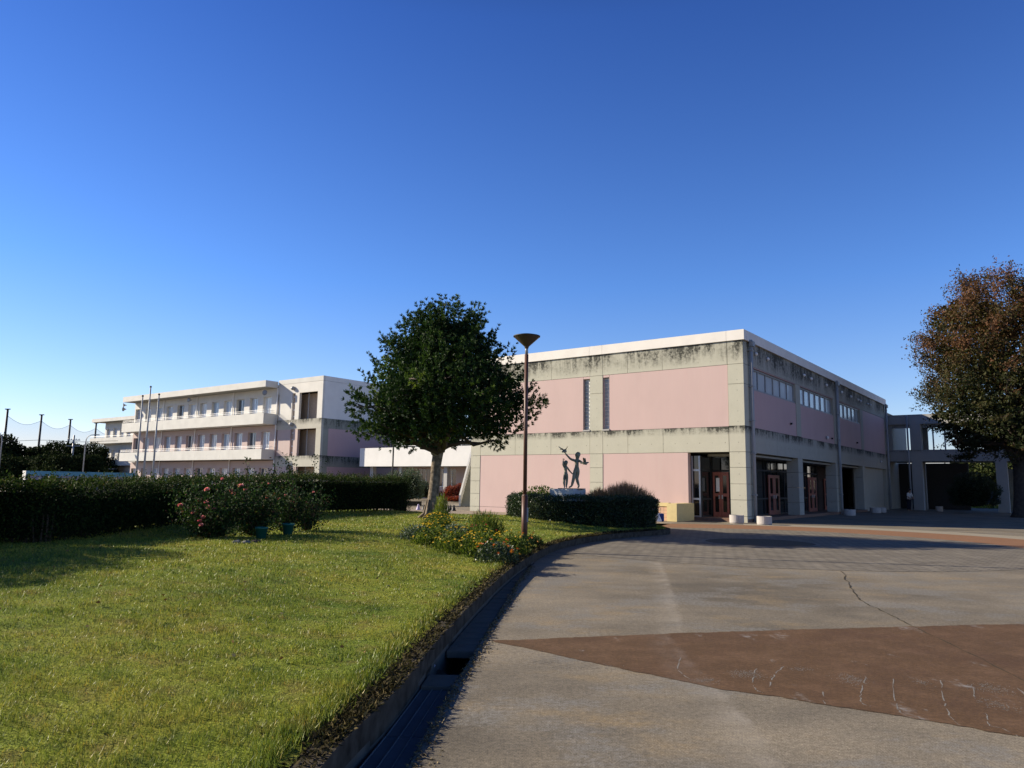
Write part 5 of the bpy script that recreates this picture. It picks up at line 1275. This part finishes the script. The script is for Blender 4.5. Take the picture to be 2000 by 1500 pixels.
for px, py, Y, lb in ((20, 800, 148, 'nearest and tallest looking ball net pole, at the far left'), (86, 811, 160, 'second ball net pole from the left'), (142, 820, 172, 'third ball net pole, by the power pole'), (192, 827, 182, 'ball net pole beside the far classroom block'), (240, 834, 194, 'ball net pole hidden behind the far classroom block')):
    p = dp(px, py, Y); tops.append(p)
    t = thing('net_pole', lb, 'pole', (p[0]-.5, Y, 0), 0, 'ball net poles'); MB().tube([(0, 0, 0), (0, 0, p[2])], [.26, .20], 8).build('pole', M['dark_metal'], t, True); MB().box(-.5, .5, -.1, .1, p[2], p[2]+.18).build('cross_bar', M['dark_metal'], t)
for (a, b_), lb in zip(zip(tops[:-1], tops[1:]), ('ball net span between the first and second net poles', 'ball net span between the second and third net poles', 'ball net span behind the power pole and curved lamp', 'ball net span running behind the far classroom block')):
    b = MB(); k = 10; rope = []
    for i in range(k+1):
        f = i/k; s = a+(b_-a)*f; s = s-np.array([.5, 0, 0]); s[2] -= 1.2+1.0*math.sin(PI*f)*1.3; rope.append(s)
    for s, e in zip(rope[:-1], rope[1:]): b.poly([(s[0], s[1], 1), (e[0], e[1], 1), tuple(e), tuple(s)])
    t = thing('ball_net', lb, 'net', (0, 0, 0), 0, 'ball net spans'); b.build('mesh', M['net'], t)
    MB().tube([tuple(s) for s in rope], .03, 5).build('rope', M['dark_metal'], t)
def street_lamp(px, ytop, Y, label, d=1):
    p = dp(px, ytop, Y); h = p[2]
    t = thing('street_lamp', label, 'street lamp', (p[0], Y, 0), 0, 'curved street lamps')
    MB().tube([(0, 0, 0), (0, 0, h-1.2), (.06*d, 0, h-.6), (.3*d, 0, h-.2), (.7*d, 0, h-.03), (1.2*d, 0, h)], [.10, .07, .06, .05, .05, .05], 8).build('pole', M['steel'], t, True)
    MB().box(min(1.15*d, 1.75*d), max(1.15*d, 1.75*d), -.12, .12, h-.06, h+.06).build('lamp_head', M['steel'], t)
street_lamp(168.5, 849, 100, 'curved street lamp in front of the third net span'); street_lamp(5.5, 845, 98, 'curved street lamp cut off by the left edge', -1)
p = dp(145, 850, 128); h = p[2]
t = thing('power_pole', 'power pole with cross arms above the dark trees', 'utility pole', (p[0], 128, 0))
MB().tube([(0, 0, 0), (0, 0, h)], [.2, .14], 8).build('pole', M['steel'], t, True)
for dz in (.9, 1.9): MB().box(-1.1, 1.1, -.06, .06, h-dz, h-dz+.12).build('cross_arm', M['steel'], t)
for x in (-.9, -.4, .4, .9): MB().lathe([(.05, 0), (.07, .12), (.03, .2)], (x, 0, h-.78), 8).build('insulator', M['steel'], t)
a, c = dp(-60, 858, 128), dp(230, 861, 128)
tag(MB().tube([tuple(a+(c-a)*f-np.array([0, 0, .25*math.sin(PI*2*f)**2])) for f in np.linspace(0, 1, 14)], .035, 5).build('power_line', M['dark_metal']), 'thin power line crossing behind the nets to the power pole', 'cable')

# ------------------------------------------------------------------ pool wall, cars
p = dp(51, 930, 88)
t = thing('pool_wall', 'long low wall with blue top and white sunlit end beyond the hedge', 'wall', (p[0], 88, 0), RZ)
MB().box(-.9, 0, 0, 13, 0, 1.75).build('wall', plain('pool_grey', (.30, .28, .36), .8, .2), t)
MB().box(-.93, .03, -.02, 13.02, 1.75, 2.3).build('blue_top', plain('pool_blue', (.13, .34, .46), .7, .3), t)
MB().box(-.94, -.0, -.06, -.021, 0, 2.31).build('white_end', M['white_wall'], t)
def car(px, Y, label, paint, rz):
    p = dp(px, 940, Y); t = thing('parked_car', label, 'car', (p[0], Y, 0), rz, 'cars parked beyond the hedge')
    def section(pts, w0, w1, name, mat):
        b = MB(); k = len(pts); 
        for x, z in pts: w = w0+(w1-w0)*min(1, max(0, (z-.8)/.8)); b.v.append((x, -w, z))
        for x, z in pts: w = w0+(w1-w0)*min(1, max(0, (z-.8)/.8)); b.v.append((x, w, z))
        b.f.append(tuple(range(k))); b.f.append(tuple(range(2*k-1, k-1, -1)))
        for i in range(k): j = (i+1) % k; b.f.append((i, i+k, j+k, j))
        return b.build(name, mat, t)
    section([(-1.7, .35), (1.75, .35), (1.8, .75), (1.7, .95), (.9, 1.02), (.35, 1.62), (-1.25, 1.68), (-1.72, 1.1)], .82, .66, 'body', paint)
    for x0, x1, q in ((-1.2, -.35, 1), (-.27, .5, 1), (-1.2, -.35, -1), (-.27, .5, -1)):
        b = MB(); y0 = q*.775; y1 = q*.695
        b.poly([(x0, y0, 1.05), (x1+.2 if x1 > .4 else x1, y0, 1.05), (x1-.15 if x1 > .4 else x1, y1, 1.55), (x0, y1, 1.55)]); b.build('window', M['glass_dark'], t)
    MB().poly([(.86, -.64, 1.08), (.86, .64, 1.08), (.38, .56, 1.58), (.38, -.56, 1.58)]).build('windscreen', M['glass_dark'], t); MB().poly([(-1.72, -.64, 1.14), (-1.72, .64, 1.14), (-1.31, .56, 1.6), (-1.31, -.56, 1.6)]).build('rear_window', M['glass_dark'], t)
    for x in (-1.1, 1.15):
        for q in (-.74, .74):
            o = MB().lathe([(.30, -.1), (.32, -.06), (.32, .06), (.30, .1)], (0, 0, 0), 18).build('wheel', M['black'], t); o.location = (x, q, .32); o.rotation_euler = (PI/2, 0, 0)
            MB().lathe([(.18, -.112), (.18, .112)], (0, 0, 0), 14).build('rim', M['alu'], o)
    for q in (-.55, .55): MB().box(1.74, 1.81, q-.14, q+.14, .68, .84).build('headlight', M['white_paint'], t); MB().box(-1.76, -1.68, q-.12, q+.12, .8, 1.05).build('tail_light', M['petal_red'] if False else M['red_metal'], t)
car(106, 84, 'silver car showing above the hedge in front of the pool wall', plain('silver_paint', (.5, .5, .52), .25, .6, .4, .05), 2.2)
car(170, 86, 'pale car roof just showing over the hedge, right of the silver car', plain('white_car', (.65, .66, .68), .25, .6, .1, .05), 2.0)

# ------------------------------------------------------------------ small things around the yard
def planter(x, y, r, label, h=.36):
    t = thing('round_planter', label, 'planter', (x, y, 0), 0, 'white round planters')
    MB().lathe([(r*.93, 0), (r, .05), (r, h), (r*.86, h), (r*.84, h-.08), (r*.8, h-.09)], (0, 0, 0), 26).build('tub', M['pot_white'], t)
    MB().lathe([(r*.83, h-.085), (.01, h-.07)], (0, 0, 0), 16).build('soil', M['soil'], t)
q = L2W(K, -.14, -.95); planter(*q, .31, 'white round planter directly in front of the corner column')
q = L2W(K, 1.15, -1.2); planter(*q, .31, 'white round planter standing right of the corner column, in sun')
q = gp(1721, 1001)[:2]; planter(*q, .33, 'low white planter in shade near the last downpipe', .34)
q = gp(1835, 999)[:2]; planter(*q, .24, 'small grey white planter under the bridge wing', .38)
q = L2W(K, 1.0, 14.6); planter(*q, .36, 'shaded planter by the second glazed bay of the hall')
q = L2W(K, 1.1, 21.5); planter(*q, .34, 'shaded planter by the third glazed bay of the hall')
q = L2W(K, -2.75, -2.35)
t = thing('white_sack', 'white pointed sack with a blue bag, against the tiled wall pier', 'bag', (q[0]-.45, q[1]+.1, 0))
b = MB(); b.lathe([(.21, 0), (.20, .06), (.13, .22), (.06, .36), (.03, .43), (.035, .47)], (0, 0, 0), 12); b.build('sack', M['white_paint'], t, True)
MB().box(.08, .32, .02, .2, 0, .36).build('blue_bag', plain('blue_cloth', (.03, .06, .22), .7, .2), t, False, .05)
for px, py, lb, lil in ((828, 997, 'black pointed marker left of the tree trunk', False), (817, 996, 'pale lilac pointed marker, farthest left of the five', True), (876, 1000, 'slim black marker nearest the trunk on its right', False), (879.6, 997.5, 'slim black marker just behind the nearest one', False), (886, 998, 'stouter black marker farthest right of the five', False)):
    q = gp(px, py); w = .11 if 'slim' in lb else .15
    o = MB().lathe([(w, 0), (w, .02), (w*.75, .08), (w*.62, .17), (w*.38, .22), (w*.44, .26), (w*.36, .31), (.01, .34)], (0, 0, 0), 14).build('pointed_marker', M['lilac'] if lil else M['black'], None, True)
    o.location = (q[0], q[1], 0); tag(o, lb, 'marker', 'pointed markers on the path')
q = gp(812, 987); o = MB().box(-1., 1., -.22, .22, 0, .28).build('concrete_bench', M['kerb'], None, False, .03); o.location = (q[0]-.6, q[1], 0); o.rotation_euler = (0, 0, .1); tag(o, 'low concrete bench on the path behind the hedge end', 'bench')
# blue fence and grass strip far right
q = dp(1920, 980, 76); o = thing('blue_fence', 'blue sheet fence glimpsed between round shrub and autumn trunk', 'fence', (q[0], 76, 0), .12)
MB().box(0, 14, 0, .05, .1, 1.5).build('sheet', plain('blue_sheet', (.06, .13, .30), .6, .3), o)
b = MB()
for x in np.arange(0, 14.1, 2): MB().box(x-.04, x+.04, .06, .14, 0, 1.6).build('post', M['steel'], o)
q = dp(1943, 975, 70); o = MB().tube([(0, 0, 0), (0, 0, .8)], .09, 8).lathe([(.1, .8), (.06, .86)], (0, 0, 0), 8).build('white_post', M['white_paint']); o.location = (q[0], 70, 0); tag(o, 'short white post in the sunlit grass before the blue fence', 'post')
n = 5000; P = np.c_[RNG.uniform(0, 16, n), RNG.uniform(0, 6, n), np.zeros(n)]; q = dp(1915, 985, 66)
o = leaves_mesh('grass', P, np.c_[RNG.normal(0, .3, (n, 2)), np.ones(n)], .35*RNG.uniform(.5, 1.2, n), .06, RNG.uniform(0, 1, n), M['grass']); o.location = (q[0], 67, 0); tag(o, 'rough sunlit grass strip before the blue fence', 'grass', None, 'stuff')

# ------------------------------------------------------------------ drain covers and gratings
def left_x(y): m_ = KOUT[:, 1] < 21; return float(np.interp(y, KOUT[m_, 1], KOUT[m_, 0]))
def right_x(y): return float(np.interp(y, DR[:, 1], DR[:, 0]))
def drain_piece(name, y0, y1, z0, z1, mat, label, cat, group, kind):
    l0, l1, r0, r1 = left_x(y0)+.012, left_x(y1)+.012, right_x(y0)-.012, right_x(y1)-.012
    c = ((l0+r1)/2, (y0+y1)/2); b = MB()
    if kind == 'slab': b.prism([(l0-c[0], y0-c[1]), (r0-c[0], y0-c[1]), (r1-c[0], y1-c[1]), (l1-c[0], y1-c[1])], z0, z1); o = b.build(name, mat, None, False, .006); o.location = (c[0], c[1], 0); tag(o, label, cat, group); return o
    t = thing(name, label, cat, (c[0], c[1], 0), 0, group)
    w0 = r0-l0; w1 = r1-l1
    def strip(b, f0, f1, za, zb): b.prism([(l0+w0*f0-c[0], y0-c[1]), (l0+w0*f1-c[0], y0-c[1]), (l1+w1*f1-c[0], y1-c[1]), (l1+w1*f0-c[0], y1-c[1])], za, zb)
    b = MB(); strip(b, 0, 1, z0, z0+.03); b.build('plate', mat, t)
    for f in (.03, .36, .66, .95): b = MB(); strip(b, f, f+.018, z0+.031, z1-.01); b.build('rib', plain_cache('rib_metal', (.16, .17, .18)), t)
for y0, y1, lb in ((2.6, 3.72, 'dark ribbed metal drain grating nearest the viewer, cut by the frame'), (3.74, 4.92, 'dark ribbed metal drain grating, second from the viewer'), (4.94, 6.0, 'dark ribbed metal drain grating next to the open gap')):
    drain_piece('drain_grating', y0, y1, -.07, -.02, plain_cache('grating_metal', (.09, .105, .125)), lb, 'drain cover', 'metal drain gratings', 'grate')
drain_piece('drain_cover', 6.03, 6.38, -.08, -.015, plain_cache('drain_slab', (.15, .14, .12)), 'single concrete drain slab between the gratings and the open gap', 'drain cover', 'concrete drain slabs', 'slab')
y = 7.25; i = 0
while y < 15.0:
    y1 = y+.30; drain_piece('drain_cover', y, y1-.02, -.08, -.014+RNG.normal(0, .003), plain_cache('drain_slab', (.15, .14, .12)), 'concrete drain slab in the close row beyond the open gap', 'drain cover', 'concrete drain slabs', 'slab'); y = y1
o = MB().box(-.05, .42, -.09, .09, -.06, .0).build('broken_slab', M['kerb'], None, False, .01); o.location = (-.62, 6.8, -.12); o.rotation_euler = (.15, .35, -.5); tag(o, 'broken concrete slab fallen into the open drain gap', 'slab')
me = MB().ball((0, 0, .03), .075, 9, 6, .7).mesh('rag')
for v in me.vertices: v.co *= 1+RNG.normal(0, .18)
o = link('rag', me, plain('pale_rag', (.35, .34, .42), .9, .1), None, True); o.location = (-.70, 6.72, -.05); tag(o, 'crumpled pale rag beside the open drain gap', 'rag')
# dry grass litter along the pavement edge
n = 2600; yy = RNG.uniform(2.5, 14.5, n); xx = np.array([right_x(v) for v in yy])+np.abs(RNG.normal(0, .05+.02*np.sin(yy*2), n))
o = leaves_mesh('litter', np.c_[xx, yy, np.full(n, .004)], np.c_[RNG.normal(0, 1, (n, 2)), RNG.uniform(0, .4, n)], .035*RNG.uniform(.4, 1.3, n), .010, RNG.uniform(0, 1, n), leafmat('litter_leaf', [(0, (.06, .045, .025)), (.6, (.16, .12, .06)), (1, (.26, .20, .10))], .1, .8)); tag(o, 'dry grass litter along the drain edge of the pavement', 'litter', None, 'stuff')

n = 5200; ii = RNG.integers(6, len(KS)-14, n); f = RNG.uniform(size=(n, 1)); q = KS[ii]*(1-f)+KS[ii+1]*f+KN[ii]*RNG.uniform(-.02, .15, (n, 1))
o = leaves_mesh('litter', np.c_[q, .168+RNG.uniform(0, .012, n)], np.c_[RNG.normal(0, 1, (n, 2)), RNG.uniform(0, .9, n)], (.03+.003*q[:, 1])*RNG.uniform(.4, 1.3, n), .010+.001*q[:, 1], RNG.uniform(0, 1, n), leafmat('kerb_litter', [(0, (.025, .02, .012)), (.7, (.06, .05, .025)), (1, (.14, .11, .05))], .1, .9, .05)); tag(o, 'dead grass and dry bits lying along the top of the kerb', 'litter', None, 'stuff')
n = 9000; ii = RNG.integers(6, len(KS)-16, n); f = RNG.uniform(size=(n, 1)); q = KS[ii]*(1-f)+KS[ii+1]*f+KN[ii]*RNG.uniform(-.10, .12, (n, 1))
lump = .5+.5*np.sin(q[:, 1]*9)*np.sin(q[:, 1]*3.3+1); kk = RNG.uniform(size=n) < .35+.65*lump; q = q[kk]; ii = ii[kk]; lump = lump[kk]; n = len(q)
o = leaves_mesh('kerb_grass', np.c_[q, np.full(n, .16)], np.c_[KN[ii]*RNG.uniform(.2, 1.3, (n, 1))+RNG.normal(0, .4, (n, 2)), RNG.uniform(-.1, .7, n)], (.03+.035*lump)*RNG.uniform(.5, 1.4, n), .004+.0009*q[:, 1], RNG.uniform(0, 1, n), leafmat('kerb_grass', [(0, (.018, .018, .008)), (.6, (.05, .05, .018)), (1, (.13, .11, .04))], .15, .9, .05)); tag(o, 'dark straggling grass hanging over the kerb', 'grass', None, 'stuff')
# ------------------------------------------------------------------ scuff marks (worn into the brown paving)
b = MB()
for ln in ([(1531, 1303), (1512, 1319), (1504, 1342)], [(1476, 1307), (1470, 1331), (1476, 1348), (1490, 1354)], [(1691, 1323), (1681, 1354), (1683, 1374), (1700, 1380)], [(1744, 1327), (1748, 1370), (1760, 1394)],
           [(1838, 1330), (1844, 1370), (1858, 1402), (1874, 1417)], [(1898, 1338), (1905, 1362)], [(1925, 1394), (1933, 1417), (1957, 1424), (1990, 1440)], [(1331, 1283), (1323, 1307), (1346, 1327)], [(1606, 1352), (1612, 1376)], [(1985, 1345), (2030, 1380)]):
    pts = smooth_poly([gp(*q)[:2] for q in ln], 7); pts = pts+RNG.normal(0, .004, pts.shape); nn_ = normals2(pts)
    for i in range(len(pts)-1):
        if RNG.uniform() < .2: continue
        w = .0045*RNG.uniform(.3, 1.3)
        b.poly([(v[0], v[1], .0052) for v in (pts[i]-nn_[i]*w, pts[i]+nn_[i]*w, pts[i+1]+nn_[i+1]*w, pts[i+1]-nn_[i+1]*w)])
for (px0, py0, sx_, sy_, m_) in ((1461, 1318, .07, .07, 260), (1664, 1328, .06, .09, 240), (1940, 1346, .07, .10, 240), (1950, 1378, .05, .08, 180), (1802, 1334, .03, .05, 70), (1063, 1293, .10, .07, 220), (1130, 1302, .13, .06, 200), (1565, 1308, .07, .03, 80), (1380, 1330, .05, .05, 110), (1086, 1172, .12, .14, 160), (1270, 1178, .10, .2, 120)):
    p = gp(px0, py0)[:2]
    for _ in range(m_):
        q = p+RNG.normal(0, 1, 2)*np.array([sx_, sy_]); r_ = RNG.uniform(.003, .009); an_ = RNG.uniform(0, PI)
        d_ = np.array([math.cos(an_), math.sin(an_)])*r_; e_ = np.array([-d_[1], d_[0]])*.6
        b.poly([(v[0], v[1], .0052) for v in (q-d_, q-e_, q+d_, q+e_)])
tag(b.build('scuff_marks', plain('scuff', (.24, .225, .205), .9, .1, 0, .4, 30)), kind='structure')
# ------------------------------------------------------------------ paths near the hall
pp = [(4.9, 27.2), (4.4, 29.3), (3., 30.9), (1.5, 31.5), (0, 31.9), (-2.2, 33.3), (-4.5, 35.4), (-9, 38.1)]
hp = [L2W(K, x, -.03) for x in (-16.3, -9, -2.9)]
pth = pp+[(-9, 47), (-5, 48)]+[tuple(h) for h in hp]+[tuple(L2W(K, -2.3, -2.4))]
tag(MB().poly([(p[0], p[1], .004) for p in pth[::-1]]).build('path', M['path']), kind='structure')

# ------------------------------------------------------------------ the person
def person():
    px, py = gp(1776, 998)[:2]; t = thing('person', 'person in white shirt and dark trousers standing in shade by the bridge wing', 'person', (px, py, 0), .4)
    skin = plain('skin', (.42, .26, .19), .6, .3)
    j = {'pelvis': ((0, 0, .84), (.13, .10)), 'belly': ((0, -.02, 1.0), (.125, .095)), 'chest': ((0, -.06, 1.2), (.15, .10)), 'nb': ((0, -.09, 1.34), (.08, .06)), 'neck': ((0, -.12, 1.40), .05),
         'sk': ((0, -.15, 1.48), (.068, .078)), 'cr': ((0, -.15, 1.56), (.075, .085)), 'top': ((0, -.15, 1.62), .05),
         'sL': ((-.18, -.09, 1.30), .055), 'eL': ((-.25, -.14, 1.05), .042), 'wL': ((-.16, -.30, .92), .03), 'hL': ((-.12, -.36, .92), .03),
         'sR': ((.18, -.09, 1.30), .055), 'eR': ((.25, -.14, 1.05), .042), 'wR': ((.16, -.30, .92), .03), 'hR': ((.12, -.36, .92), .03),
         'iL': ((-.09, 0, .78), .085), 'kL': ((-.10, -.02, .45), .06), 'cL': ((-.10, .02, .30), .055), 'aL': ((-.10, .03, .08), .038), 'tL': ((-.11, -.12, .035), .032),
         'iR': ((.09, 0, .78), .085), 'kR': ((.10, -.02, .45), .06), 'cR': ((.10, .02, .30), .055), 'aR': ((.10, .03, .08), .038), 'tR': ((.11, -.12, .035), .032)}
    bb = [('pelvis', 'belly'), ('belly', 'chest'), ('chest', 'nb'), ('nb', 'neck'), ('neck', 'sk'), ('sk', 'cr'), ('cr', 'top')]+[(a+s, b+s) for s in 'LR' for a, b in (('s', 'e'), ('e', 'w'), ('w', 'h'), ('i', 'k'), ('k', 'c'), ('c', 'a'), ('a', 't'))]+[('nb', 'sL'), ('nb', 'sR'), ('pelvis', 'iL'), ('pelvis', 'iR')]
    o = skin_figure('body', j, bb, skin, t, 'pelvis')
    sj = {k_: (j[k_][0], tuple(np.array(j[k_][1] if hasattr(j[k_][1], '__len__') else (j[k_][1],)*2)+.018)) for k_ in ('pelvis', 'belly', 'chest', 'nb', 'sL', 'sR', 'eL', 'eR')}
    skin_figure('shirt', sj, [('pelvis', 'belly'), ('belly', 'chest'), ('chest', 'nb'), ('nb', 'sL'), ('nb', 'sR'), ('sL', 'eL'), ('sR', 'eR')], M['white_paint'], t, 'pelvis')
    tj = {k_: (j[k_][0], tuple(np.array(j[k_][1] if hasattr(j[k_][1], '__len__') else (j[k_][1],)*2)+.022)) for k_ in ('pelvis', 'iL', 'iR', 'kL', 'kR', 'cL', 'cR', 'aL', 'aR')}
    skin_figure('trousers', tj, [('pelvis', 'iL'), ('pelvis', 'iR')]+[(a+s, b+s) for s in 'LR' for a, b in (('i', 'k'), ('k', 'c'), ('c', 'a'))], plain('navy_cloth', (.02, .025, .04), .8, .1), t, 'pelvis')
    MB().ball((0, -.13, 1.575), .10, 14, 9, .95).build('hair', M['black'], t, True)
    b = MB(); b.ball((0, -.25, 1.51), .016, 8, 6)
    for q in (-.03, .03): b.ball((q, -.232, 1.535), .011, 8, 6)
    b.build('face', skin, t, True)
    for s in (-1, 1):
        b = MB()
        for i in range(4): b.tube([(s*(.10-.014*i), -.38, .925), (s*(.095-.014*i), -.42, .91), (s*(.09-.014*i), -.44, .885)], [.009, .008, .006], 6)
        b.tube([(s*.135, -.36, .94), (s*.125, -.39, .955), (s*.11, -.415, .95)], [.01, .009, .007], 6); b.build('fingers', skin, t, True)
person()
